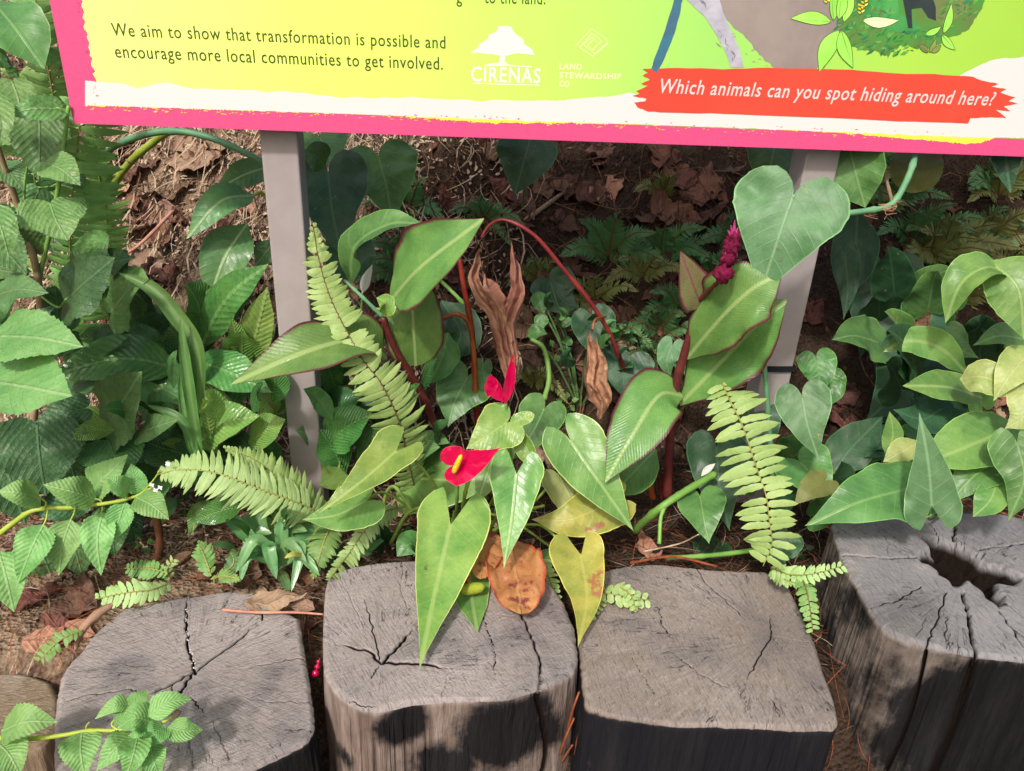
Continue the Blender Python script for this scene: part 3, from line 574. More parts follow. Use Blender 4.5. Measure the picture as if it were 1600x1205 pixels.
def stump(name, label, z, outl, pith, cracks, mat, side_cracks=(), stainf=None, hollow=None, nth=900, nr=150, nsd=70, zb=-.02, tiltv=(0, 0)):
    G2 = lambda p: np.array(W(p[0], p[1], -z))[:2]
    O = np.array([G2(p) for p in outl]); c = G2(pith)
    ang = np.arctan2(O[:, 1] - c[1], O[:, 0] - c[0]); rad = np.hypot(*(O - c).T); o = np.argsort(ang); ang, rad = ang[o], rad[o]
    # smooth outline by resampling the closed polygon along rays
    th = np.linspace(-np.pi, np.pi, nth, endpoint=False); Pn = O[o]; rr = np.zeros(nth)
    Pn2 = np.vstack([Pn, Pn[:1]])
    for k, t in enumerate(th):
        d = np.array([math.cos(t), math.sin(t)]); best = 0
        for i in range(len(Pn)):
            a, b = Pn2[i] - c, Pn2[i + 1] - c; e = b - a; den = d[0] * e[1] - d[1] * e[0]
            if abs(den) < 1e-12: continue
            r = (a[0] * e[1] - a[1] * e[0]) / den; s_ = (a[0] * d[1] - a[1] * d[0]) / den
            if r > 0 and -1e-6 <= s_ <= 1 + 1e-6: best = max(best, r)
        rr[k] = best
    ker = np.exp(-np.linspace(-2, 2, 15) ** 2); ker /= ker.sum(); rr = np.convolve(np.concatenate([rr[-7:], rr, rr[:7]]), ker, 'valid')
    rr *= 1 + .012 * np.array([noise.noise(Vector((math.cos(t) * 7, math.sin(t) * 7, z * 50))) for t in th]) + .006 * np.array([noise.noise(Vector((math.cos(t) * 35, math.sin(t) * 35, z * 50))) for t in th])
    rho = np.linspace(0, 1, nr) ** .9; rho[0] = 0
    CSN = (np.cos(th), np.sin(th)); X = c[0] + np.outer(rho, rr * np.cos(th)); Yy = c[1] + np.outer(rho, rr * np.sin(th))
    Z = np.full_like(X, z) - .007 * np.clip((np.outer(rho, rr) - (rr - .009)) / .009, 0, 1) ** 2
    nz = np.array([[noise.noise(Vector((X[i, j] * 9, Yy[i, j] * 9, z))) for j in range(0, nth, 6)] for i in range(nr)]); nz = np.repeat(nz, 6, axis=1)[:, :nth]
    nz = (np.roll(nz, 3, 1) + nz + np.roll(nz, -3, 1)) / 3
    Z += .004 * nz
    Z += tiltv[0] * (X - c[0]) + tiltv[1] * (Yy - c[1])
    CR = np.zeros_like(X)
    for cr in cracks:
        P = np.array([G2(p) for p in cr[0]]); wd, dp = cr[1], cr[2]
        # wiggle
        Q = [P[0]]
        for i in range(len(P) - 1):
            e = P[i + 1] - P[i]; nrm = np.array([-e[1], e[0]]) / (np.hypot(*e) + 1e-9)
            for t in np.linspace(0, 1, 9)[1:]: Q.append(P[i] + e * t + nrm * random.uniform(-.0022, .0022) * (t < 1))
        Q = np.array(Q); m = len(Q); best = np.full(X.shape, 9.0); bt = np.zeros(X.shape)
        for i in range(m - 1):
            a, e = Q[i], Q[i + 1] - Q[i]; t = np.clip(((X - a[0]) * e[0] + (Yy - a[1]) * e[1]) / (e @ e + 1e-12), 0, 1)
            dd = np.hypot(X - a[0] - t * e[0], Yy - a[1] - t * e[1]); k = dd < best; best = np.where(k, dd, best); bt = np.where(k, (i + t) / (m - 1), bt)
        wl = wd * (np.clip(np.minimum(bt, 1 - bt) * 6, .35, 1) if not cr[3] else np.clip((1 - bt) * 4, .3, 1) if cr[3] == 1 else 1)
        kx = np.exp(-(best / (wl * .72)) ** 2); Z -= .7 * dp * kx; CR = np.maximum(CR, np.exp(-(best / (wl * .62)) ** 2) * min(1, dp / .006))
    ST = np.zeros_like(X)
    if hollow is not None:
        H = np.array([G2(p) for p in hollow]); ins = np.zeros(X.shape, bool); dmin = np.full(X.shape, 9.0)
        for i in range(len(H)):
            a, b = H[i], H[(i + 1) % len(H)]
            cnd = ((a[1] > Yy) != (b[1] > Yy)) & (X < (b[0] - a[0]) * (Yy - a[1]) / (b[1] - a[1] + 1e-12) + a[0]); ins ^= cnd
            e = b - a; t = np.clip(((X - a[0]) * e[0] + (Yy - a[1]) * e[1]) / (e @ e), 0, 1); dmin = np.minimum(dmin, np.hypot(X - a[0] - t * e[0], Yy - a[1] - t * e[1]))
        rg2 = np.array([[noise.noise(Vector((X[i, j] * 45, Yy[i, j] * 45, 8))) for j in range(0, nth, 2)] for i in range(nr)]); rg2 = np.repeat(rg2, 2, axis=1)[:, :nth]; sdist = np.where(ins, dmin, -dmin) + .006 * nz + .012 * rg2; k = np.clip((sdist + .003) / .022, 0, 1); k = k * k * (3 - 2 * k)
        rough = np.array([[noise.noise(Vector((X[i, j] * 60, Yy[i, j] * 60, 4))) for j in range(0, nth, 2)] for i in range(nr)]); rough = np.repeat(rough, 2, axis=1)[:, :nth]
        Z -= k * (.036 + .035 * rough); CR = np.maximum(CR, k * (.85 + .5 * rough)); 
    if stainf is not None: pass
    V = [np.stack([X, Yy, Z], -1).reshape(-1, 3)]
    hs = np.linspace(0, 1, nsd + 1)[1:]; zt_ = Z[-1]; SR = []; fl = np.array([[noise.noise(Vector((math.cos(t) * 12, math.sin(t) * 12, h * 1.2 + z * 9))) for t in th] for h in hs])
    fl2 = np.array([noise.noise(Vector((math.cos(t) * 55, math.sin(t) * 55, 7))) for t in th])
    CS = np.zeros((nsd, nth)); 
    sc_ang = [(math.atan2(*(G2(p)[::-1] - c[::-1])), wdt) for p, wdt in side_cracks]
    for i, h in enumerate(hs):
        r = rr * (1 + .03 * h) + .006 * fl[i] * min(1, h * 6) + .0022 * fl2 * min(1, h * 8)
        for (sa_, wdt) in sc_ang:
            da = np.abs((th - sa_ - .06 * math.sin(h * 5) + np.pi) % (2 * np.pi) - np.pi) * rr; kx = np.exp(-(da / wdt) ** 2); r = r - .012 * kx; CS[i] = np.maximum(CS[i], kx)
        SR.append(np.stack([c[0] + r * np.cos(th), c[1] + r * np.sin(th), zt_ + (zb - zt_) * h], -1))
    V.append(np.array(SR).reshape(-1, 3)); V = np.concatenate(V); m = nr + nsd
    i = np.arange(m - 1)[:, None] * nth; j = np.arange(nth)[None, :]; j2 = (j + 1) % nth
    Fc = np.stack([i + j, i + j2, i + nth + j2, i + nth + j], -1).reshape(-1, 4)[:, ::-1]
    radA = np.concatenate([np.outer(rho, rr).ravel() / .2, np.ones(nsd * nth)]); side = np.concatenate([np.clip((rho[:, None] * np.ones(nth) - .985) / .015, 0, 1).ravel() * .6, np.ones(nsd * nth)])
    crk = np.concatenate([CR.ravel(), CS.ravel()]); stn = np.zeros(len(V))
    if stainf is not None: stn = stainf(V, side, z, c)
    ob = link(name, V, Fc, mat, None, True, None, {'rad': radA, 'side': side, 'crack': crk, 'stain': stn, 'cs': np.tile(np.cos(th), nr + nsd), 'sn': np.tile(np.sin(th), nr + nsd)}); tag(ob, label, 'tree stump', 'sawn timber stumps edging the bed'); return ob
def stain_mk(blobs, base=0.0, topk=0.0):
    # blobs: (px,py,z,radius,strength) world positions
    C_ = [(np.array(W(px, py, -z_) if z_ >= 0 else W(px, py, -z_)), r, s) for px, py, z_, r, s in blobs]
    def f(V, side, z, c):
        st = base * side + topk * (1 - side)
        for p, r, s in C_: st = np.maximum(st, s * np.exp(-((V - p) ** 2).sum(1) / r ** 2) * np.where(side > .5, 1, .25))
        return st
    return f
WM1 = woodmat('weathered wood grey', '#938984', '#a89f9b', '#7d6c62', '#a09082', '#16161a', ang=20)
WM2 = woodmat('weathered wood', '#948a86', '#a79e9b', '#7c6a5e', '#a5948a', '#17171b', ang=-35)
WM3 = woodmat('weathered wood brown', '#85786e', '#9c928c', '#7a6858', '#8f7c6c', '#15181f', ang=-50)
WM4 = woodmat('weathered wood blue grey', '#7c7c80', '#908f90', '#6f635a', '#958980', '#101214', ang=60)
WM0 = woodmat('mossy brown wood', '#7d6a50', '#8f7c62', '#7f6c56', '#927e68', '#3a3226', ang=10)
stump('stump', 'wide grey sawn stump at lower left with a white flecked crack', .385,
      [(92, 1060), (102, 1042), (130, 1010), (160, 978), (190, 950), (245, 940), (300, 930), (360, 922), (395, 925), (425, 945), (468, 965), (472, 1000), (478, 1030), (490, 1100), (494, 1140), (480, 1160), (440, 1180), (400, 1200), (350, 1220), (250, 1245), (150, 1245), (85, 1225), (84, 1150), (88, 1100)],
      (303, 1048), [([(305, 1052), (296, 1020), (290, 970), (293, 932)], .0022, .012, 1), ([(303, 1050), (350, 1015), (405, 975)], .0022, .01, 1), ([(303, 1048), (268, 1068), (225, 1088)], .0024, .012, 1),
                    ([(303, 1048), (285, 1075), (275, 1090)], .0026, .01, 0), ([(268, 1066), (268, 1086), (300, 1092), (320, 1115)], .0013, .006, 0), ([(475, 1027), (430, 1033), (375, 1044)], .0013, .005, 1), ([(95, 1100), (130, 1088), (205, 1076), (222, 1083)], .0013, .005, 0),
                    ([(95, 1062), (160, 1058), (250, 1045)], .001, .002, 1), ([(410, 970), (400, 930)], .0016, .006, 2), ([(330, 1125), (350, 1165), (360, 1200)], .001, .003, 0), ([(300, 1170), (303, 1205)], .001, .003, 0), ([(490, 1098), (440, 1095), (390, 1092)], .001, .003, 1)],
      WM1, stainf=stain_mk([(480, 1160, .36, .1, 1), (420, 1190, .33, .14, 1.1), (300, 1240, .3, .12, .9), (190, 950, .385, .05, 1.0)], .25, .05))
stump('stump', 'barrel shaped sawn stump below the anthurium with black blotches on its front', .42,
      [(514, 894), (553, 883), (600, 876), (631, 874), (760, 872), (847, 890), (881, 938), (900, 985), (903, 1035), (897, 1051), (878, 1063), (844, 1076), (794, 1092), (700, 1094), (644, 1098), (600, 1107), (569, 1108), (537, 1091), (520, 1076), (506, 1047), (504, 1000), (507, 922)],
      (597, 1035), [([(597, 1035), (620, 1010), (645, 982)], .003, .012, 1), ([(592, 1030), (588, 1005), (580, 975), (570, 935)], .0013, .006, 1), ([(597, 1035), (575, 1016), (525, 1006)], .0028, .008, 1), ([(592, 1040), (578, 1060)], .0014, .005, 0), ([(600, 1034), (650, 1036), (700, 1045)], .0035, .007, 1),
                    ([(750, 955), (772, 1010), (773, 1060)], .0012, .005, 0), ([(814, 957), (830, 990), (843, 1030), (843, 1078)], .002, .016, 2), ([(545, 1092), (565, 1101), (590, 1101)], .0011, .004, 0), ([(640, 960), (620, 900)], .0009, .003, 0), ([(700, 1045), (690, 1094)], .0009, .003, 0), ([(530, 900), (560, 960), (575, 1000)], .0009, .002, 0), ([(750, 960), (830, 962), (880, 950)], .0009, .002, 0)],
      WM2, [((843, 1078), .0022)], stain_mk([(628, 1125, .38, .045, 1.2), (790, 1160, .34, .085, 1.25), (700, 1200, .28, .07, 1), (840, 1120, .38, .04, 1.1), (880, 1180, .32, .07, 1.1), (530, 1180, .3, .03, .8)], .08))
stump('stump', 'brownish square topped stump with a dark blue black front face beside the yellow leaf', .40,
      [(905, 900), (974, 882), (1027, 880), (1092, 887), (1192, 891), (1227, 907), (1249, 947), (1274, 1001), (1289, 1054), (1305, 1097), (1311, 1129), (1303, 1138), (1239, 1138), (1146, 1135), (1055, 1133), (958, 1119), (913, 1108), (907, 1047), (904, 1010), (901, 954)],
      (1205, 994), [([(1203, 960), (1205, 994), (1186, 1026), (1167, 1063)], .0013, .006, 0), ([(1086, 885), (1105, 913), (1149, 951), (1185, 985)], .0013, .005, 1), ([(1027, 944), (1036, 980), (1055, 1004)], .0013, .005, 0), ([(1050, 1020), (1099, 1057), (1145, 1079)], .0011, .004, 0),
                    ([(980, 1013), (1000, 1050), (1025, 1085)], .0009, .003, 0), ([(1205, 1088), (1218, 1120)], .001, .004, 0), ([(1205, 994), (1270, 1004)], .001, .002, 1), ([(1165, 1088), (1165, 1118)], .001, .003, 0), ([(1215, 1040), (1235, 1085)], .0008, .002, 0), ([(955, 970), (965, 995)], .0008, .002, 0), ([(1205, 994), (1230, 1020)], .0009, .003, 1)],
      WM3, (), stain_mk([(1000, 1180, .3, .13, 1.25), (1100, 1180, .33, .14, 1.3), (1220, 1180, .33, .13, 1.3), (950, 1170, .33, .08, 1.1), (1290, 1180, .33, .06, 1.0)], .85))
stump('stump', 'tallest blue grey stump at right with a rotten hollow in its top', .50,
      [(1300, 814), (1360, 806), (1428, 805), (1500, 800), (1569, 803), (1620, 812), (1700, 830), (1755, 880), (1765, 960), (1725, 1030), (1650, 1040), (1600, 1029), (1537, 1024), (1459, 1011), (1412, 999), (1381, 983), (1359, 952), (1341, 917), (1319, 880), (1306, 842)],
      (1500, 915), [([(1490, 845), (1493, 825), (1485, 800)], .0022, .02, 2), ([(1440, 870), (1385, 872), (1318, 868)], .0024, .012, 2), ([(1505, 925), (1515, 970), (1527, 1026)], .0026, .025, 2), ([(1440, 915), (1405, 938), (1360, 950)], .0014, .006, 1), ([(1480, 925), (1462, 975), (1448, 1010)], .0014, .008, 2), ([(1560, 955), (1600, 1010)], .0016, .01, 2), ([(1480, 960), (1478, 1005)], .001, .005, 0), ([(1570, 940), (1620, 985)], .0012, .006, 1),
                    ([(1385, 870), (1390, 850), (1382, 835)], .001, .004, 0), ([(1530, 860), (1600, 850), (1680, 840)], .002, .01, 2), ([(1365, 945), (1420, 940), (1470, 958), (1515, 962)], .0008, .002, 0), ([(1455, 820), (1470, 845)], .001, .006, 0), ([(1450, 960), (1430, 1000)], .001, .003, 0)],
      WM4, [((1527, 1026), .004), ((1448, 1010), .002)], stain_mk([(1530, 1110, .38, .13, 1.5), (1480, 1170, .33, .1, 1.3), (1600, 1130, .36, .18, 1.5), (1560, 1200, .25, .18, 1.5), (1650, 1080, .4, .14, 1.4), (1400, 1150, .3, .07, 1.0)], .55), hollow=[(1432, 832), (1462, 838), (1498, 850), (1526, 866), (1560, 884), (1606, 902), (1598, 912), (1566, 914), (1572, 944), (1560, 950), (1540, 926), (1514, 908), (1492, 914), (1466, 898), (1452, 882), (1430, 874), (1432, 866), (1452, 862), (1446, 845)])
stump('stump', 'low brown mossy stump cut off by the left edge of the picture', .30,
      [(-150, 1060), (0, 1048), (45, 1052), (80, 1066), (92, 1090), (92, 1130), (70, 1165), (0, 1185), (-100, 1190), (-180, 1150)], (-30, 1110), [([(-30, 1110), (30, 1100), (85, 1085)], .001, .003, 1)], WM0, (), stain_mk([(60, 1190, .2, .1, .6)], .1), nth=360, nr=60, nsd=30)

# ------------------------------------------------------------------ litter (uncountable)
def scatter(name, label, n, mats, region, lrange, wrange, curve, lift=.004, dirf=None, tube=False, cond=None):
    mb = MB(); k = 0
    while k < n:
        x = random.uniform(*region[:2]); y = random.uniform(*region[2:]); 
        if cond and not cond(x, y): continue
        k += 1
        z = gz(x, y) + random.uniform(0, lift); L_ = random.uniform(*lrange); wd = random.uniform(*wrange)
        sl = (gz(x, y + .03, False) - gz(x, y - .03, False)) / .06
        a = random.uniform(0, 2 * math.pi) if dirf is None else dirf()
        d = Vector((math.cos(a), math.sin(a), sl * math.sin(a) + random.uniform(-.25, .35))).normalized(); nrm = Vector((random.uniform(-.4, .4), -sl + random.uniform(-.4, .4), 1)).normalized(); sdv = d.cross(nrm).normalized()
        c0 = Vector((x, y, z + lift * .5)); bend = random.uniform(-curve, curve); seg = 4 if L_ > .03 else 2; V = []
        for i in range(seg + 1):
            u = i / seg - .5; p = c0 + d * (L_ * u) + sdv * (bend * L_ * (u * u * 4 - 1)) + nrm * (abs(bend) * L_ * .3 * (1 - u * u * 4)); w2 = wd * (1 - abs(u) * 1.1)
            V += [p - sdv * w2, p + sdv * w2 + nrm * w2 * .4]
        mb.add(V, [(2 * i, 2 * i + 1, 2 * i + 3, 2 * i + 2) for i in range(seg)])
    ob = link(name, mb.v, mb.f, mats[0], None, False)
    for m_ in mats[1:]: ob.data.materials.append(m_)
    if len(mats) > 1:
        # same material along each piece
        pc = np.zeros(len(ob.data.polygons), dtype=np.int32); vi = [p.vertices[0] for p in ob.data.polygons]; cur = 0; prev = -1
        for i, vv in enumerate(vi):
            if vv != prev + 2: cur = random.randrange(len(mats))
            pc[i] = cur; prev = vv
        ob.data.polygons.foreach_set('material_index', pc)
    return tag(ob, label, 'litter', kind='stuff')
c1 = plainmat('pale chip', '#9c8670', '#b7a288', .9, 90, .3, .1); c2 = plainmat('brown chip', '#6b4f3b', '#4d3627', .9, 90, .3, .1); c3 = plainmat('rust needle', '#84492e', '#6a3620', .8, 90, .3, .15); c4 = plainmat('dark chip', '#3a291f', '#2b1e17', .9, 90, .3, .1); c5 = plainmat('grey straw', '#8d7d6a', '#a5967f', .85, 90, .3, .1)
R1 = (-2.2, 2.4, .95, 3.2)
scatter('wood_chip_litter', 'small dark chips and crumbs covering the soil bank', 12000, [c4, c2, c4, c4, c2], R1, (.006, .022), (.0012, .004), .2)
scatter('pale_chip_litter', 'pale dry chips and crumbs on the bank left of the sign posts', 9000, [c1, c5, c2, c1], (-1.6, .0, 1.2, 3.0), (.006, .022), (.0012, .0045), .2, .012)
scatter('dark_straw_litter', 'dark dry stems and rootlets tangled over the shaded bank', 2600, [c4, c2, c4, c4], (-.2, 2.2, 1.4, 3.2), (.05, .2), (.0008, .002), .5, .02)
scatter('dry_straw_litter', 'thin dry stems and rootlets lying down the bank', 3000, [c5, c2, c1, c4], (-1.7, .0, 1.4, 3.0), (.06, .22), (.0008, .0024), .35, .03, dirf=lambda: random.gauss(-math.pi / 2, .5))
scatter('pine_needle_litter', 'rust coloured pine needles behind the stumps', 2600, [c3, c3, c2, c5], (-1.4, 1.3, .86, 1.5), (.04, .12), (.0006, .0005), .15, .014)
# hanging roots
mb = MB()
for i in range(70):
    px = random.choice([random.uniform(180, 400), random.uniform(520, 1150)]); py = random.uniform(215, 480)
    p = T(px, py, .012); L_ = random.uniform(.06, .28); q = [p]
    for k in range(3): r_ = q[-1] + Vector((random.uniform(-.02, .02), -L_ / 3 * .75, -L_ / 3 * .62)); r_.z = max(r_.z, gz(r_.x, r_.y) + .006); q.append(r_)
    mb.tube(q, (.0022 * random.uniform(.5, 1.4), .001), 5, jit=.4)
tag(mb.build('root_tangle', plainmat('dry root', '#43332a', '#5e4a3c', .9, 60, .5, .1)), 'tangle of thin brown roots hanging down the bank', 'roots', kind='stuff')

# ------------------------------------------------------------------ dry leaves
def dryleaf(px, py, size, mat, label=None, kind=OVATE, rot=None, ratio=.55, lift=.012, zz=None, group=None):
    p = T(px, py, lift) if zz is None else W(px, py, -zz); L_ = size * dep(p) / F; a = R(rot if rot is not None else random.uniform(0, 360))
    sl = .7 if p.y > 1.6 and zz is None else 0
    d = Vector((math.cos(a), math.sin(a), math.sin(a) * sl + random.uniform(-.1, .25))).normalized() * L_
    n_ = Vector((0, 0, random.uniform(.05, .2) * L_)); mb = MB()
    P = [p - d * .5 + n_ * .3, p + n_ * -.2, p + d * .5 + n_ * .8]
    blade(mb, None, 0, kind, tilt=random.uniform(-25, 25), fold=random.uniform(-.2, .45), wav=.25, crumple=.3, up=.75, world=P, width=L_ * ratio, ns=26, nv=6)
    o = finish(mb.build('dead_leaf', mat, None)); tag(o, label or 'small curled dry leaf lying on the shaded bank', 'dead leaf', group or ('fallen dry leaves' if not label else None)); return o
for a in [(182, 318, 75, 'dry2', 'red brown curled dead leaf under the yellow green vine', 200), (232, 345, 95, 'dry1', 'large tan torn dead leaf lying left of the left sign post', 20), (200, 400, 60, 'dry1', 'pale tan dead leaf just above the dark serrated leaf', 120),
          (262, 300, 80, 'dry3', 'brown folded dead leaf below the arching teal vine', 10), (300, 475, 80, 'dry1', 'crumpled tan dead leaf above the peace lily', 80), (243, 492, 90, 'dry2', 'dark red dead leaf behind the leaning strap leaf', 60),
          (180, 360, 60, 'dry2', 'rust dead leaf beside the hanging fern column', 300), (905, 300, 90, 'dry3', 'brown broken dead leaf on the shaded bank under the sign', 150), (950, 292, 70, 'dry4', 'orange brown dead leaf on the bank under the emblem', 40),
          (1095, 335, 90, 'dry3', 'wide brown dead leaf left of the big heart leaf', 20), (1000, 340, 80, 'dry3', 'dull brown dead leaf high on the central bank', 200), (1060, 265, 80, 'dry2', 'red brown dead leaf close under the sign edge', 100),
          (1320, 655, 90, 'dry2', 'rust brown dead leaf right of the right sign post', 170), (1320, 610, 60, 'dry3', 'dark brown dead leaf behind the small heart leaf', 60), (55, 925, 90, 'dry2', 'brown dead leaf below the lantana at far left', 30),
          (120, 935, 95, 'dry3', 'broad brown dead leaf left of the small fern', 100), (95, 985, 70, 'dry2', 'dark red brown dead leaf near the low brown stump', 150), (165, 1025, 45, 'dry2', 'tiny rust dead leaf at the corner of the wide stump', 60),
          (355, 590, 60, 'dry2', 'red dead leaf inside the peace lily clump', 50), (720, 690, 80, 'dry2', 'dark dead leaf behind the anthurium flower', 10), (860, 700, 90, 'dry1', 'long tan dead leaf between the anthurium and canna', 15), (1010, 855, 60, 'dry4', 'curled orange dead leaf at the back edge of the brownish stump', 100),
          (640, 480, 70, 'dry3', 'dark brown dead leaf behind the left canna', 0), (1385, 400, 60, 'dry3', 'brown dead leaf above the darkest heart leaf', 90)]:
    dryleaf(a[0], a[1], a[2], M[a[3]], a[4], rot=a[5], ratio=.7)
dryleaf(430, 938, 100, M['dry1'], 'pale tan dead leaf resting on the back corner of the wide stump', rot=5, zz=.398, ratio=.5)
dryleaf(468, 945, 60, M['dry1'], 'small tan dead leaf in the gap between the two left stumps', rot=160, zz=.39, ratio=.4)
for i in range(120):
    px = random.uniform(150, 1600); py = random.uniform(215, 700) if i < 95 else random.uniform(860, 1000)
    if py > 800: px = random.uniform(0, 500)
    dryleaf(px, py, random.uniform(28, 70), M[random.choice(['dry3', 'dry3', 'dry2', 'dry1', 'dry4'])], ratio=random.uniform(.4, .8), kind=random.choice([OVATE, LANCE, OVAL]))

# mineral flecks lodged in the crack of the wide stump, pale scuff on the brownish stump
mb = MB()
for k in range(46):
    t = random.random(); px = np.interp(t, [0, .3, .6, 1], [293, 290, 296, 304]); py = 932 + 116 * t; c = W(px + random.gauss(0, 1.6), py, -.384); r_ = random.uniform(.0007, .0019)
    mb.add(*(lambda c_, r2: ([c_ + Vector(q) * r2 for q in ((1, 0, 0), (-1, .2, 0), (0, 1, .2), (.1, -1, 0), (0, 0, .9), (0, 0, -.9))], [(0, 2, 4), (2, 1, 4), (1, 3, 4), (3, 0, 4), (2, 0, 5), (1, 2, 5), (3, 1, 5), (0, 3, 5)]))(c, r_))
tag(mb.build('white_grit', plainmat('white grit', '#cfc9c2', '#b5ada6', .8, 90), None, False), 'white mineral flecks lodged in the long crack of the wide stump', 'grit', kind='stuff')
for i in range(34):
    dryleaf(random.uniform(150, 400), random.uniform(215, 520), random.uniform(45, 90), M[random.choice(['dry1', 'dry3', 'dry1', 'dry2'])], 'tan or brown dry leaf in the heap left of the left sign post', rot=None, ratio=random.uniform(.5, .8), lift=random.uniform(.012, .035), group='dry leaves heaped left of the left post')
for i in range(26):
    dryleaf(random.uniform(680, 1150), random.uniform(235, 480), random.uniform(45, 95), M[random.choice(['dry3', 'dry2', 'dry3'])], 'brown dry leaf on the shaded bank between the two sign posts', rot=None, ratio=random.uniform(.4, .8), lift=random.uniform(.012, .03), group='dry leaves under the middle of the sign')
# sticks
def stick(pts, r, mat, label, name='twig', cat='twig'):
    P = [W(*p) for p in pts]; return tag(MB().tube(P, [x * dep(P[0]) / F for x in r], 7, jit=.3).build(name, mat), label, cat)
stick([(348, 953, -.40), (400, 957, -.397), (460, 957, -.40), (505, 960, -.40)], (2.6, 1.6), plainmat('pink straw', '#c08a74', '#a56a58', .6, 60), 'thin pink dry stalk lying across the wide stump')
p1 = T(160, 415, .03); stick([(160, 415, p1.y), (215, 385, p1.y + .02), (270, 330, p1.y + .12)], (2, 3), plainmat('rosy twig', '#a87a68', '#94645a', .7, 60), 'straight rosy brown twig slanting across the leaf litter')
stick([(118, 1015, -.36), (128, 985, -.385), (150, 962, -.40), (188, 938, -.405)], (3, 7, 8, 3), plainmat('bark strip', '#9a7a64', '#7f624e', .8, 40, .6), 'curved strip of bark leaning on the left edge of the wide stump', 'bark_strip', 'bark')
stick([(820, 345, 2.0), (880, 300, 2.1), (930, 250, 2.3), (960, 225, 2.4)], (4, 3), M['woodstem'], 'brown branch slanting up the bank under the sign')
stick([(985, 880, -.41), (1050, 870, -.415), (1120, 885, -.41)], (2.5, 2), c3, 'rust brown dry stalk along the back edge of the brownish stump')
stick([(1005, 862, -.42), (1060, 850, -.44), (1092, 835, -.5)], (1.5, 1), c1, 'thin curved tan stalk rising behind the brownish stump')
stick([(1434, 630, 1.33), (1470, 645, 1.36), (1503, 658, 1.4)], (1.5, 1.5), c1, 'pale straight straw among the golden pothos leaves')
stick([(245, 880, 1.18), (250, 850, 1.2), (245, 815, 1.22), (232, 780, 1.24)], (7, 5), plainmat('broken brown stalk', '#7a4a2c', '#5c3520', .7, 40, .5), 'broken brown stalk standing behind the small ferns', 'stalk', 'stalk')
for i, (x, y, a) in enumerate([(885, 1150, -70), (895, 1110, -75), (900, 1170, -85), (878, 1190, -60)]):
    d = (30 * math.cos(R(a)), 30 * math.sin(R(a)))
    stick([(x - d[0], y - d[1], .82 + .01 * i), (x + d[0] * .1, y + d[1] * .1, .81 + .01 * i), (x + d[0] * .9 + 3, y + d[1], .83)], (2, 1.5), c3, ['long rust needle hanging in the gap right of the barrel stump', 'upper rust needle in the gap beside the brownish stump', 'straight rust needle low in the gap beside the brownish stump', 'bent rust needle at the bottom of the stump gap'][i], 'pine_needle', 'needle')

# ------------------------------------------------------------------ anthurium
A = Plant('anthurium', T(720, 800), 'glossy yellow green anthurium with red flowers leaning over the middle stumps', 'plant')
pb = lambda px, py: (px, py, 1.22)
A.leaf([(704, 821, 1.07), (680, 925, .96), (655, 1047, -.435)], 112, M['anth'], ARROW, pet=[(708, 808, 1.12), (712, 800, 1.2), (722, 830, 1.25)], fold=.22, asym=-.08, droop=.05)
A.leaf([(807, 741, 1.10), (800, 810, 1.05), (787, 889, 1.0)], 80, M['anth2'], ARROW, pet=[(790, 735, 1.16), (770, 780, 1.22), (745, 830, 1.26)], fold=.18)
A.leaf([(570, 784, 1.12), (525, 805, 1.08), (472, 812, 1.06)], 78, M['anth2'], HEART, pet=[(600, 770, 1.2), (650, 800, 1.26), (690, 830, 1.27)], fold=.1)
A.leaf([(618, 706, 1.14), (565, 752, 1.08), (498, 802, 1.03)], 74, M['anth'], ARROW, pet=[(650, 722, 1.17), (680, 760, 1.2), (700, 805, 1.24)], petr=2.6, fold=.3, tilt=10)
A.leaf([(791, 661, 1.16), (760, 682, 1.14), (728, 702, 1.13)], 74, M['anth'], HEART, pet=[(797, 700, 1.18), (797, 760, 1.2), (765, 830, 1.26)], petr=2.6, fold=.12, tilt=-8)
A.leaf([(797, 662, 1.165), (815, 655, 1.165), (835, 648, 1.17)], 22, M['anth'], OVAL, name='leaf_lobe', fold=.15)
A.leaf([(799, 668, 1.17), (822, 700, 1.15), (844, 746, 1.12)], 24, M['anth'], LANCE, fold=.5, tilt=30)
A.leaf([(893, 690, 1.2), (940, 758, 1.15), (990, 830, 1.12)], 92, M['anth2'], HEART, pet=[(880, 730, 1.25), (820, 800, 1.26), (770, 835, 1.27)], fold=.15, tilt=0)
A.leaf([(655, 748, 1.3), (715, 750, 1.27), (785, 745, 1.26)], 118, M['anth2'], HEART, fold=.05, pet=[])
A.leaf([(775, 700, 1.25), (760, 745, 1.2), (745, 790, 1.17)], 60, M['anth2'], HEART, fold=.08, pet=[])
A.leaf([(958, 784, 1.19), (890, 812, 1.16), (830, 812, 1.17)], 74, M['yellow'], HEART, label='yellow leaf with a brown scar', fold=-.12, wav=.1, tilt=-10, pet=[])
A.leaf([(875, 745, 1.24), (900, 790, 1.2), (930, 800, 1.19)], 60, M['pale'], HEART, fold=.1, pet=[])
A.leaf([(908, 868, 1.07), (918, 935, .99), (903, 1012, -.425)], 84, M['yellow'], ARROW, label='yellow leaf hanging over the stump gap', pet=[(880, 850, 1.14), (840, 820, 1.2), (780, 830, 1.26)], fold=.25, wav=.1, asym=.15)
mb = MB(); blade(mb, [(792, 845, 1.10), (808, 900, 1.02), (812, 960, -.45)], 84, OVAL, fold=.35, und=.7, crumple=.08, wav=.2, droop=.05); blade(mb, [(785, 842, 1.10), (760, 860, 1.07), (750, 905, 1.01)], 54, OVAL, fold=.15, wav=.1)
o = finish(mb.build('leaf', M['orange'], A.o)); o['label'] = 'orange brown dying leaf with torn edge'
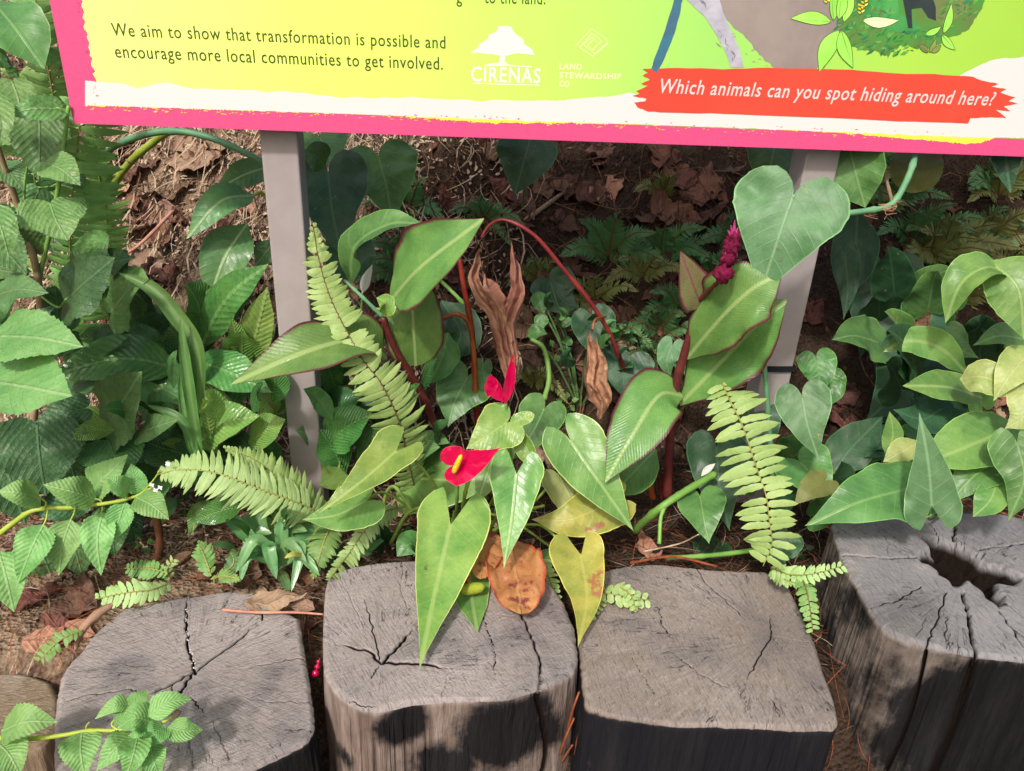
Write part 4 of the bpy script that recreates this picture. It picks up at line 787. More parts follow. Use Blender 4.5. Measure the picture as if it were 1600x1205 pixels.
A.leaf([(733, 850, 1.1), (735, 915, 1.03), (746, 988, -.43)], 52, M['anth2'], LANCE, fold=.2, pet=[(735, 830, 1.15), (730, 820, 1.22)])
A.leaf([(850, 640, 1.35), (830, 680, 1.3), (800, 720, 1.27)], 70, M['philmid'], HEART, fold=.1, pet=[])
A.leaf([(868, 860, 1.2), (840, 880, 1.15), (810, 880, 1.12)], 30, M['anth2'], OVAL, fold=.1, pet=[])
# flowers
def lathe(P0, P1, prof, n=14):
    ax = (P1 - P0); L_ = ax.length; ax.normalize(); a = ax.orthogonal().normalized(); b = ax.cross(a); V = []; Fc = []; m = len(prof)
    for (t, r) in prof:
        for j in range(n): an = 2 * math.pi * j / n; V.append(P0 + ax * (L_ * t) + (a * math.cos(an) + b * math.sin(an)) * r)
    for i in range(m - 1):
        for j in range(n): Fc.append((i * n + j, i * n + (j + 1) % n, (i + 1) * n + (j + 1) % n, (i + 1) * n + j))
    Fc += [tuple(range(n))[::-1], tuple((m - 1) * n + j for j in range(n))]
    return V, Fc
def spadix(parent, p0, p1, rpx, mat):
    P0, P1 = W(*p0), W(*p1); r = rpx * dep(P0) / F; mb = MB(); mb.add(*lathe(P0, P1, [(0, r * .6), (.06, r * .85), (.2, r), (.6, r * .95), (.85, r * .8), (.95, r * .5), (1, r * .15)])); return mb.build('spadix', mat, parent)
fl = A.leaf([(706, 728, 1.08), (738, 722, 1.06), (782, 700, 1.05)], 58, M['spathe'], dict(HEART, L=.2), name='spathe', fold=.1, wav=.05, up=.1, tilt=12)
spadix(fl, (709, 738, 1.065), (721, 711, 1.05), 4.6, M['spadix'])
A.stem([(716, 742, 1.08), (714, 780, 1.12), (712, 830, 1.22)], (2.4, 3), M['gstem'])
A.stem([(735, 740, 1.09), (727, 770, 1.12), (722, 800, 1.2)], (4, 2.6), M['petiole'])
mb = MB(); blade(mb, [(789, 632, 1.17), (797, 595, 1.16), (802, 552, 1.16)], 14, LANCE, fold=.3); blade(mb, [(786, 628, 1.172), (770, 605, 1.172), (762, 588, 1.172)], 20, LANCE, fold=.3)
blade(mb, [(762, 620, 1.175), (768, 600, 1.175), (766, 586, 1.175)], 18, LANCE, fold=.2); finish(mb.build('spathe', M['spathe'], A.o))
A.stem([(790, 630, 1.172), (793, 665, 1.18), (797, 760, 1.21), (760, 835, 1.26)], (2.2, 3), M['gstem'])
sp = spadix(A.o, (722, 922, 1.0), (757, 917, .99), 9.5, M['spadixgr'])
A.leaf([(728, 918, 1.005), (726, 908, 1.0), (735, 899, 1.0)], 10, M['spathe'], LANCE, name='spathe', fold=.2)
A.stem([(724, 916, 1.005), (720, 890, 1.03), (722, 860, 1.09), (722, 830, 1.2)], (2.4, 2.6), M['orstem'])
for pts in [[(645, 800, 1.2), (615, 760, 1.24), (600, 790, 1.26), (612, 850, 1.23)], [(690, 790, 1.18), (640, 800, 1.2), (610, 850, 1.2)], [(850, 790, 1.2), (820, 800, 1.22), (770, 830, 1.25)]]:
    A.stem(pts, (2.5, 3.5), M['petiole'], name='petiole')

# ------------------------------------------------------------------ cannas
C1 = Plant('canna', T(695, 700), 'red edged canna with maroon stem between left post and dried stalks', 'plant')
C1.stem([(695, 700, 1.42), (657, 612, 1.38), (620, 550, 1.35), (598, 495, 1.33)], (6, 5.5, 4.5), M['maroon']); C1.stem([(598, 495, 1.33), (567, 465, 1.33), (538, 438, 1.34)], (3.5, 2.5), M['teal'])
C1.leaf([(610, 470, 1.33), (660, 415, 1.27), (757, 341, 1.25)], 106, M['canna'], LANCE, fold=.25, wav=.07, tilt=-10)
C1.leaf([(650, 572, 1.37), (646, 505, 1.36), (640, 425, 1.37)], 88, M['canna'], OVAL, fold=.08, tilt=0)
C1.leaf([(604, 560, 1.34), (565, 530, 1.28), (470, 552, 1.2), (360, 601, 1.18)], 80, M['canna'], LANCE, fold=.25, wav=.12, tilt=14)
C1.leaf([(548, 445, 1.4), (555, 385, 1.37), (610, 350, 1.34), (668, 352, 1.33)], 46, M['philmid'], LANCE, fold=.35, tilt=-25)
C1.leaf([(600, 495, 1.32), (603, 475, 1.31), (588, 465, 1.31)], 26, M['anth'], LANCE, name='sheath', fold=.4)
C1.leaf([(558, 470, 1.335), (548, 450, 1.34), (534, 436, 1.34)], 14, M['dry2'], LANCE, name='sheath', fold=.3)
C1.leaf([(700, 520, 1.5), (690, 560, 1.48), (670, 600, 1.47)], 50, M['philmid'], LANCE, fold=.1, tilt=20)
C2 = Plant('canna', T(1045, 775), 'red edged canna with a magenta flower bud in front of the right post', 'plant')
C2.stem([(1043, 778, 1.3), (1046, 700, 1.29), (1055, 610, 1.28), (1070, 550, 1.27), (1085, 500, 1.265), (1092, 470, 1.26)], (7, 6, 4.5), M['maroon'])
C2.stem([(1020, 778, 1.33), (1012, 745, 1.33), (1005, 715, 1.33)], (6, 4), M['orstem'], 'old_stem'); C2.stem([(1035, 778, 1.34), (1030, 745, 1.34), (1025, 730, 1.34)], (5, 4), M['maroon'], 'old_stem')
C2.leaf([(1073, 560, 1.27), (1130, 493, 1.21), (1178, 450, 1.19), (1224, 426, 1.19)], 100, M['canna'], LANCE, fold=.22, wav=.24, tilt=0)
C2.leaf([(1062, 632, 1.285), (1130, 562, 1.26), (1182, 508, 1.24), (1230, 468, 1.24)], 96, M['canna'], LANCE, fold=.2, wav=.2, tilt=0)
C2.leaf([(1066, 618, 1.275), (1030, 618, 1.24), (988, 680, 1.18), (945, 755, 1.14)], 84, M['canna'], LANCE, fold=.2, wav=.1, tilt=0)
C2.leaf([(1096, 482, 1.258), (1083, 445, 1.245), (1063, 392, 1.24)], 56, M['cannatip'], OVATE, fold=.3)
C2.stem([(1092, 470, 1.26), (1110, 452, 1.22), (1128, 436, 1.185)], (4, 3), M['maroon'])
C2.leaf([(1025, 702, 1.3), (990, 738, 1.28), (955, 775, 1.27)], 62, M['philmid'], LANCE, fold=.2)
# bud
def bud():
    mb = MB(); d = dep(W(1130, 430, 1.24)) / F
    def blob(c, r, sq=1.0, seed=0):
        nu, nv_ = 20, 14; V = []; Fc = []
        for i in range(nv_ + 1):
            for j in range(nu):
                t = math.pi * i / nv_; p = 2 * math.pi * j / nu; n_ = Vector((math.sin(t) * math.cos(p), math.sin(t) * math.sin(p), math.cos(t) * sq)); rr = r * (1 + .45 * noise.noise(n_ * 2.2 + Vector((seed, 0, 0))) + .22 * noise.noise(n_ * 7 + Vector((seed, 0, 0)))); V.append(c + n_ * rr)
        for i in range(nv_):
            for j in range(nu): Fc.append((i * nu + j, i * nu + (j + 1) % nu, (i + 1) * nu + (j + 1) % nu, (i + 1) * nu + j))
        mb.add(V, Fc)
    blob(W(1131, 428, 1.18), 14 * d, 1); blob(W(1138, 404, 1.18), 11 * d, 1.2, 3); blob(W(1143, 386, 1.18), 12 * d, 1.2, 5); blob(W(1147, 372, 1.18), 9 * d, 1.3, 8)
    b = mb.build('flower_bud', M['bud'], C2.o)
    m2 = MB()
    for k, (x, y) in enumerate([(1148, 344), (1142, 352), (1153, 356), (1137, 360), (1156, 364), (1130, 392), (1157, 385), (1126, 410), (1152, 402)]):
        m2.tube([W(1146, 374, 1.18), W((1146 + x) / 2, (374 + y) / 2, 1.178), W(x, y, 1.177)], (4 * d, 2.8 * d, .6 * d), 7)
    m2.build('petals', M['budtip'], b)
bud()
C3 = Plant('canna', T(750, 665), 'withered canna with bare red stalks and a shrivelled brown leaf', 'plant')
C3.stem([(748, 665, 1.5), (745, 645, 1.49), (738, 525, 1.46), (725, 450, 1.45), (716, 400, 1.46), (700, 385, 1.48)], (5, 4, 2.5), M['redstem'])
C3.stem([(744, 640, 1.485), (742, 570, 1.46), (734, 510, 1.45), (715, 491, 1.44), (692, 498, 1.44)], (4, 3.4, 3), M['orstem'])
C3.stem([(990, 640, 1.55), (985, 605, 1.54), (972, 570, 1.53), (952, 520, 1.5), (922, 472, 1.48), (880, 420, 1.46), (835, 368, 1.45), (790, 344, 1.46), (765, 352, 1.47), (752, 372, 1.47)], (4, 3.6, 3.2, 2.4, 1.5), M['pinkstem'], 'arching_stem')
C3.leaf([(795, 625, 1.44), (795, 560, 1.43), (775, 500, 1.42), (744, 445, 1.42), (752, 385, 1.43)], 30, M['dry4'], LANCE, name='withered_leaf', fold=.5, crumple=.22, pleat=.3, wav=.2, ns=60, nv=12)
C3.leaf([(790, 622, 1.43), (800, 560, 1.42), (792, 500, 1.42), (808, 445, 1.42), (801, 375, 1.43)], 30, M['dry4'], LANCE, name='withered_leaf', fold=-.4, crumple=.22, pleat=.3, wav=.2, ns=60, nv=12)
C3.leaf([(800, 600, 1.435), (782, 520, 1.43), (768, 460, 1.43), (750, 420, 1.44)], 26, M['dry4'], LANCE, name='withered_leaf', fold=.5, crumple=.25, pleat=.3, wav=.3, ns=50, nv=10, tilt=30)
C3.leaf([(935, 655, 1.4), (935, 605, 1.4), (926, 565, 1.41), (926, 515, 1.42)], 38, M['dry4'], LANCE, name='withered_leaf', fold=.6, crumple=.2, pleat=.35, wav=.3, ns=50, nv=10)
C3.stem([(926, 515, 1.42), (930, 500, 1.44), (945, 495, 1.49)], (1.5, 2), M['orstem'])

# ------------------------------------------------------------------ philodendrons
def vine(name, base, label, leaves, cat='plant', **kw):
    P = Plant(name, base, label, cat)
    for l in leaves:
        pts, w_, m_, kd = l[:4]; e = dict(l[4]) if len(l) > 4 else {}
        if 'pet' not in e: e['pet'] = []
        if m_ in ('phildark', 'philmid', 'phil', 'lilydk', 'lily'): e.setdefault('petmat', M['petdk'])
        e.setdefault('petr', 1.7)
        P.leaf(pts, w_, M[m_], kd, **e)
    return P
V1 = Plant('philodendron_vine', T(1440, 620), 'climbing philodendron whose big matte heart leaf overlaps the right post', 'vine')
V1.leaf([(1239, 307, 1.225), (1215, 375, 1.2), (1186, 465, 1.19)], 166, M['phil'], HEART, fold=.08, droop=.06, pet=[(1262, 325, 1.26), (1310, 333, 1.32)], petr=3.5, petmat=M['teal'], label='big matte heart shaped leaf')
V1.stem([(1300, 336, 1.31), (1350, 330, 1.33), (1390, 321, 1.34), (1412, 292, 1.36), (1430, 240, 1.42), (1425, 180, 1.5)], (4.5, 5, 5, 5), M['teal'])
mb = MB()
for i in range(16):
    a = random.uniform(0, 6.28); q = [W(1380 + random.uniform(-20, 14), 325 + random.uniform(-4, 6), 1.335)]
    for k in range(4): q.append(q[-1] + Vector((random.uniform(-.022, .018), random.uniform(-.006, .006), random.uniform(-.010, .008))))
    mb.tube(q, (.0009, .0005), 5)
mb.build('aerial_roots', M['dry4'], V1.o)
V1.stem([(1380, 240, 1.5), (1385, 280, 1.45), (1395, 318, 1.35)], (2.5, 2.5), M['woodstem'], 'old_petiole')
V1.leaf([(1325, 215, 1.45), (1335, 265, 1.42), (1352, 325, 1.4)], 78, M['philmid'], LANCE, fold=.2, tilt=15, pet=[])
V1.leaf([(1430, 225, 1.55), (1432, 265, 1.5), (1428, 302, 1.5)], 70, M['fernol'], OVAL, fold=.1, pet=[])
V1.leaf([(1570, 200, 1.5), (1572, 250, 1.45), (1579, 302, 1.43)], 40, M['phildark'], OVATE, fold=.4, pet=[])
V2 = vine('philodendron', T(1230, 760), 'young philodendron at the foot of the right post with one upright pale heart leaf',
    [([(1253, 620, 1.22), (1262, 665, 1.19), (1279, 718, 1.17)], 80, 'phil', HEART, dict(pet=[(1235, 665, 1.26), (1215, 685, 1.27), (1205, 760, 1.3)], petr=1.6, petmat=M['maroon'])),
     ([(1275, 560, 1.46), (1280, 590, 1.44), (1270, 620, 1.43)], 55, 'philmid', HEART), ([(1295, 590, 1.5), (1300, 615, 1.48), (1285, 640, 1.45)], 45, 'philmid', HEART),
     ([(1094, 776, 1.2), (1100, 810, 1.15), (1108, 850, 1.12)], 74, 'philmid', HEART), ([(1120, 700, 1.32), (1125, 760, 1.26), (1140, 830, 1.22)], 90, 'phildark', HEART),
     ([(1250, 722, 1.27), (1275, 750, 1.23), (1300, 785, 1.2)], 84, 'philmid', HEART), ([(1288, 752, 1.2), (1262, 768, 1.17), (1240, 790, 1.16)], 46, 'fernol', HEART),
     ([(1090, 700, 1.4), (1110, 725, 1.37), (1130, 740, 1.35)], 50, 'philmid', LANCE), ([(1170, 640, 1.42), (1165, 700, 1.38), (1150, 760, 1.35)], 90, 'phildark', HEART), ([(1230, 840, 1.12), (1215, 870, 1.1), (1230, 890, 1.08)], 50, 'phildark', HEART)])
V2.stem([(1185, 500, 1.285), (1194, 570, 1.275), (1200, 640, 1.27), (1206, 720, 1.27), (1210, 770, 1.28)], (4, 4.2, 4), M['teal'])
V2.stem([(990, 830, -.40), (1030, 795, 1.17), (1075, 765, 1.2), (1118, 740, 1.24)], (6, 5.5, 5), M['gstem'], 'thick_stem')
V2.stem([(1040, 872, -.40), (1110, 868, -.40), (1175, 860, -.40), (1215, 850, -.40)], (3.5, 4, 4), M['gstem'], 'creeping_stem')
V2.leaf([(1096, 744, 1.25), (1106, 734, 1.26), (1118, 724, 1.27)], 9, M['whitespathe'], LANCE, name='dry_bract', fold=.6, label='pale translucent bract')
V2.stem([(1030, 850, 1.12), (1035, 800, 1.16), (1060, 775, 1.2)], (3, 3), M['gstem'])
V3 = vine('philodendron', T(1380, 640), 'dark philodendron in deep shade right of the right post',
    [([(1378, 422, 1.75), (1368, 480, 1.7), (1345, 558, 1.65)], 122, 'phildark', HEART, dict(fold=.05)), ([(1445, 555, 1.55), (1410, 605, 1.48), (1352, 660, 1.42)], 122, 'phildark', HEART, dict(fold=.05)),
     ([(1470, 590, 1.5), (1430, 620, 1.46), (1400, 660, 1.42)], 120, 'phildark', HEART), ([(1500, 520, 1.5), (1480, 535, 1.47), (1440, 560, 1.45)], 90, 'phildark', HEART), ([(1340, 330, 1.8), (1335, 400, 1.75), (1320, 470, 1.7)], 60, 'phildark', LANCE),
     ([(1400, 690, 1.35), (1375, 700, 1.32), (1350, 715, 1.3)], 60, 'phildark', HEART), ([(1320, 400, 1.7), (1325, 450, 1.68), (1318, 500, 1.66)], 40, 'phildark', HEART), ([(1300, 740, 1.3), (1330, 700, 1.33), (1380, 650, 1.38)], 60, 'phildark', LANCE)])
V4 = vine('pothos', T(1540, 760), 'bright yellow green pothos clump at the right edge above the tallest stump',
    [([(1421, 763, 1.1), (1340, 785, 1.07), (1257, 822, 1.06)], 104, 'philmid', HEART, dict(fold=.12, droop=.08, tilt=8)),
     ([(1456, 790, 1.04), (1450, 720, 1.06), (1436, 644, 1.09)], 78, 'phil', ARROW, dict(fold=.15, pet=[(1452, 812, 1.07), (1480, 800, 1.2)])),
     ([(1594, 662, 1.2), (1530, 690, 1.16), (1430, 730, 1.12)], 84, 'pothos', LANCE, dict(fold=.2)), ([(1535, 622, 1.28), (1480, 605, 1.25), (1410, 603, 1.24)], 50, 'pothos', LANCE, dict(fold=.2)),
     ([(1512, 585, 1.3), (1470, 545, 1.27), (1420, 533, 1.26), (1380, 550, 1.26)], 42, 'pothos', LANCE, dict(fold=.3, tilt=-15)), ([(1600, 560, 1.18), (1575, 590, 1.15), (1552, 627, 1.14)], 56, 'pale', HEART, dict(fold=.15)),
     ([(1500, 592, 1.2), (1540, 590, 1.17), (1600, 620, 1.15)], 50, 'pale', LANCE), ([(1620, 610, 1.14), (1600, 650, 1.12), (1570, 670, 1.12)], 70, 'pale', HEART),
     ([(1575, 428, 1.25), (1540, 418, 1.22), (1500, 445, 1.2), (1477, 505, 1.19)], 52, 'pothos', LANCE, dict(fold=.3, tilt=20)), ([(1545, 408, 1.25), (1590, 450, 1.2), (1600, 530, 1.17)], 84, 'pothos', LANCE, dict(fold=.12)),
     ([(1385, 712, 1.2), (1395, 680, 1.21), (1390, 643, 1.22)], 26, 'pothos', LANCE), ([(1440, 690, 1.2), (1410, 705, 1.18), (1380, 722, 1.17)], 34, 'pale', LANCE), ([(1590, 695, 1.1), (1600, 750, 1.07), (1575, 815, 1.05)], 80, 'philmid', HEART),
     ([(1560, 720, 1.15), (1520, 745, 1.12), (1480, 790, 1.1)], 80, 'philmid', HEART), ([(1500, 740, 1.17), (1530, 765, 1.14), (1540, 800, 1.12)], 70, 'phildark', HEART), ([(1600, 530, 1.3), (1560, 525, 1.28), (1520, 540, 1.27)], 50, 'philmid', HEART),
     ([(1480, 520, 1.36), (1500, 545, 1.33), (1530, 560, 1.3)], 44, 'philmid', HEART), ([(1560, 740, 1.12), (1548, 780, 1.08), (1520, 808, 1.06)], 40, 'pothos', LANCE), ([(1470, 640, 1.28), (1440, 655, 1.25), (1395, 640, 1.24)], 80, 'phildark', HEART), ([(1620, 480, 1.3), (1600, 440, 1.28), (1580, 420, 1.27)], 50, 'pothos', LANCE)])
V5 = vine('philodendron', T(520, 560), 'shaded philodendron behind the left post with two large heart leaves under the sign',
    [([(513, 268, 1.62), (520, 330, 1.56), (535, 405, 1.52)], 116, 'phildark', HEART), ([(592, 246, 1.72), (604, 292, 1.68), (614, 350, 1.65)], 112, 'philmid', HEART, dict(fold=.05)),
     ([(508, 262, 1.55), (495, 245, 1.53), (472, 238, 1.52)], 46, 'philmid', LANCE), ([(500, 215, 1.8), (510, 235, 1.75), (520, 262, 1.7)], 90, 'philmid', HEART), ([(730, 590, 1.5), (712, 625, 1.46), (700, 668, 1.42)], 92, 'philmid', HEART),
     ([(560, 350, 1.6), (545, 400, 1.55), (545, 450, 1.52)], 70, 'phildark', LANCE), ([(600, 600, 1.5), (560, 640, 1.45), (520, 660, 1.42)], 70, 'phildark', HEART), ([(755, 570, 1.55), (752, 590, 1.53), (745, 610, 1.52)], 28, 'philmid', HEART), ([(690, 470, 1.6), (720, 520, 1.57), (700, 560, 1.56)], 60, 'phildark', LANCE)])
V5.stem([(690, 440, 1.62), (720, 470, 1.6), (745, 500, 1.62)], (3, 3), M['gstem'])
V6 = vine('philodendron', T(905, 640), 'small philodendron seedlings growing through litter below the arching stem',
    [([(925, 498, 1.6), (935, 535, 1.57), (957, 578, 1.54)], 66, 'phildark', HEART), ([(983, 560, 1.55), (975, 590, 1.52), (978, 625, 1.5)], 76, 'phildark', HEART), ([(1050, 540, 1.42), (1042, 565, 1.4), (1048, 592, 1.4)], 38, 'phil', HEART),
     ([(840, 455, 1.7), (845, 475, 1.68), (850, 490, 1.67)], 24, 'philmid', OVATE), ([(850, 490, 1.67), (845, 505, 1.66), (846, 518, 1.65)], 20, 'philmid', OVATE), ([(825, 525, 1.65), (840, 518, 1.64), (855, 522, 1.64)], 22, 'philmid', OVATE), ([(872, 500, 1.68), (885, 502, 1.68), (895, 498, 1.68)], 20, 'philmid', OVATE), ([(885, 540, 1.65), (887, 532, 1.65), (886, 524, 1.65)], 14, 'philmid', OVATE),
     ([(860, 440, 1.75), (880, 470, 1.73), (905, 480, 1.72)], 70, 'phildark', HEART)])
V6.stem([(830, 530, 1.62), (850, 545, 1.6), (858, 590, 1.56), (850, 625, 1.52)], (3, 4, 4), M['gstem'])
V7 = vine('philodendron', T(815, 330), 'single drooping dark leaf hanging below the middle of the sign', [([(832, 205, 1.9), (820, 250, 1.85), (804, 305, 1.82)], 84, 'phildark', OVATE, dict(fold=.1)), ([(1215, 215, 1.7), (1205, 255, 1.65), (1190, 310, 1.62)], 100, 'philmid', HEART)])

# ------------------------------------------------------------------ vines upper left
VL = Plant('bare_vine', T(420, 300), 'arching blue green vine stem under the sign left of the post', 'vine')
VL.stem([(150, 262, 1.62), (175, 232, 1.6), (215, 214, 1.58), (268, 205, 1.56), (330, 216, 1.55), (400, 248, 1.54), (440, 280, 1.56)], (5, 5, 4.8), M['teal'])
p = W(268, 205, 1.56); mb = MB(); mb.add(*lathe(p - Vector((.003, 0, 0)), p + Vector((.003, 0, 0)), [(0, .0068), (.5, .0078), (1, .0068)])); mb.build('node', M['dry1'], VL.o)
VY = Plant('bare_vine', T(160, 340), 'yellow green jointed vine stem rising through dry leaves', 'vine')
VY.stem([(158, 330, 1.75), (175, 292, 1.7), (205, 252, 1.66), (240, 222, 1.63), (272, 198, 1.62), (300, 170, 1.62)], (5.5, 5.2, 4.8), M['ygstem'])
p = W(205, 252, 1.66); mb = MB(); mb.tube([p + Vector((-.008, -.005, .004)), p + Vector((0, -.009, 0)), p + Vector((.009, -.004, -.003))], (.002, .002), 6); mb.build('node', M['woodstem'], VY.o)

# ------------------------------------------------------------------ broad leaf shrub by post
BS = vine('broadleaf_seedling', T(440, 440), 'small shrub with smooth pointed leaves beside the left post',
    [([(425, 260, 1.6), (385, 272, 1.55), (335, 298, 1.5)], 40, 'broad', LANCE), ([(398, 305, 1.5), (345, 315, 1.42), (291, 374, 1.38)], 44, 'broad', LANCE, dict(fold=.25)), ([(386, 350, 1.48), (352, 402, 1.42), (326, 474, 1.38)], 64, 'broad', LANCE, dict(fold=.3)),
     ([(430, 375, 1.52), (415, 395, 1.5), (398, 416, 1.49)], 32, 'broad', LANCE)])
BS.stem([(440, 440, 1.6), (425, 340, 1.55), (410, 302, 1.52), (395, 306, 1.5)], (2, 2), M['ygstem'])

# ------------------------------------------------------------------ left serrated shrub
LS = Plant('serrated_shrub', T(40, 800), 'tall shrub with rounded toothed leaves along the left edge', 'shrub')
sh = dict(ser=.09, teeth=15, fold=.12, wav=.07)
for pts, w_, m_, kd in [
    ([(2, 525, 1.12), (60, 528, 1.08), (130, 542, 1.06)], 90, 'shrublt', ROUND), ([(-12, 596, 1.08), (45, 605, 1.03), (113, 619, 1.0)], 128, 'shrublt', ROUND), ([(104, 467, 1.2), (135, 440, 1.17), (180, 402, 1.16)], 106, 'shrubdk', ROUND),
    ([(-8, 462, 1.18), (30, 452, 1.15), (76, 458, 1.14)], 52, 'shrub', ROUND), ([(168, 668, 1.24), (190, 630, 1.2), (222, 580, 1.18)], 104, 'shrub', ROUND), ([(58, 665, 1.16), (62, 715, 1.12), (72, 775, 1.1)], 118, 'shrubdk', ROUND),
    ([(170, 690, 1.22), (180, 715, 1.18), (190, 750, 1.16)], 92, 'shrub', ROUND), ([(132, 638, 1.22), (95, 645, 1.2), (55, 660, 1.19)], 52, 'shrubdk', ROUND), ([(212, 680, 1.2), (240, 668, 1.17), (280, 655, 1.16)], 46, 'shrub', OVATE),
    ([(90, 170, 1.25), (52, 170, 1.22), (8, 180, 1.2)], 40, 'shrublt', ROUND), ([(62, 192, 1.28), (62, 232, 1.25), (60, 282, 1.23)], 76, 'shrub', ROUND), ([(74, 254, 1.23), (98, 266, 1.2), (126, 290, 1.19)], 52, 'shrublt', ROUND),
    ([(78, 318, 1.22), (88, 345, 1.19), (106, 376, 1.17)], 88, 'shrublt', ROUND), ([(8, 258, 1.3), (20, 275, 1.28), (38, 298, 1.27)], 42, 'shrub', ROUND), ([(62, 202, 1.3), (30, 210, 1.27), (-10, 224, 1.25)], 44, 'shrublt', ROUND), ([(-8, 330, 1.15), (4, 365, 1.12), (14, 402, 1.11)], 46, 'shrublt', ROUND),
    ([(-12, 372, 1.2), (12, 395, 1.18), (42, 430, 1.17)], 60, 'shrub', ROUND), ([(-10, 420, 1.25), (20, 425, 1.22), (50, 425, 1.2)], 40, 'shrub', ROUND), ([(-5, 700, 1.2), (20, 760, 1.17), (40, 820, 1.15)], 90, 'shrubdk', ROUND), ([(100, 700, 1.22), (115, 740, 1.2), (130, 790, 1.18)], 90, 'shrubdk', ROUND),
    ([(110, 830, 1.16), (118, 860, 1.14), (130, 905, 1.12)], 60, 'shrub', ROUND), ([(60, 850, 1.15), (72, 880, 1.13), (90, 925, 1.12)], 60, 'shrub', ROUND), ([(170, 800, 1.2), (175, 835, 1.18), (180, 870, 1.16)], 50, 'shrub', ROUND), ([(200, 810, 1.25), (205, 830, 1.23), (208, 860, 1.22)], 34, 'shrubdk', ROUND), ([(25, 905, 1.1), (10, 930, 1.08), (-10, 945, 1.07)], 60, 'shrub', ROUND),
    ([(20, 130, 1.35), (30, 165, 1.3), (20, 200, 1.28)], 50, 'shrublt', ROUND), ([(-8, 155, 1.2), (0, 190, 1.17), (-5, 235, 1.15)], 40, 'shrublt', ROUND), ([(60, 300, 1.35), (45, 330, 1.33), (20, 350, 1.3)], 50, 'shrub', ROUND), ([(5, 555, 1.2), (40, 565, 1.2), (80, 560, 1.2)], 50, 'shrub', ROUND),
    ([(130, 770, 1.24), (90, 790, 1.2), (50, 800, 1.18)], 60, 'shrubdk', ROUND), ([(0, 1000, 1.02), (8, 990, 1.01), (-6, 960, 1.0)], 30, 'lant', OVATE)]:
    LS.leaf(pts, w_, M[m_], kd, **sh)
LS.leaf([(-14, 0, 1.32), (25, 45, 1.27), (70, 108, 1.25)], 84, M['philmid'], LANCE, fold=.15, ser=0)
for P, r in [([(40, 800, 1.3), (60, 560, 1.32), (60, 440, 1.3), (30, 330, 1.3), (5, 255, 1.28), (-30, 150, 1.25)], (6, 5, 4, 3)), ([(60, 440, 1.31), (85, 330, 1.29), (100, 225, 1.26), (107, 165, 1.26)], (3.5, 3, 2)), ([(60, 460, 1.31), (90, 480, 1.26), (104, 467, 1.2)], (2, 1.6)), ([(60, 600, 1.32), (120, 680, 1.3), (168, 668, 1.24)], (3, 1.6)), ([(70, 790, 1.3), (130, 740, 1.28), (170, 690, 1.22)], (3, 1.6)),
             ([(40, 360, 1.3), (38, 300, 1.28), (45, 245, 1.26)], (2, 1.6)), ([(80, 370, 1.3), (80, 340, 1.25), (78, 318, 1.22)], (2, 1.6)), ([(60, 560, 1.32), (20, 560, 1.2), (-12, 596, 1.08)], (3, 2)), ([(104, 190, 1.26), (95, 172, 1.25), (88, 168, 1.25)], (1.6, 1.2))]:
    LS.stem(P, r, M['gstem'] if r[0] < 4 else M['woodstem'])

# ------------------------------------------------------------------ lantanas
def lantana(base, label, stems, leaves, flowers):
    P = Plant('lantana_sprig', base, label, 'plant')
    for s_, r in stems: P.stem(s_, r, M['ygstem'])
    for pts, w_ in leaves:
        P.leaf(pts, w_, M['lant'], OVATE, ser=.10, teeth=16, fold=.22, wav=.05)
    for f in flowers:
        c = W(*f); mb = MB(); d = dep(c) / F
        for k in range(4):
            a = k * math.pi / 2 + .5; dr = Vector((math.cos(a), .0, math.sin(a))); V = [c, c + dr * 2.5 * d + Vector((0, -.001, .002)), c + dr * 5 * d, c + dr * 2.5 * d + Vector((math.sin(a), 0, -math.cos(a))) * 1.8 * d]
            V[1] = c + dr * 2.5 * d - Vector((math.sin(a), 0, -math.cos(a))) * 1.8 * d; mb.add(V, [(0, 1, 2, 3)])
        mb.tube([c, c + Vector((-.004, .01, -.012))], (.0007, .0007), 5); mb.build('floret', M['lilac'], P.o)
    return P
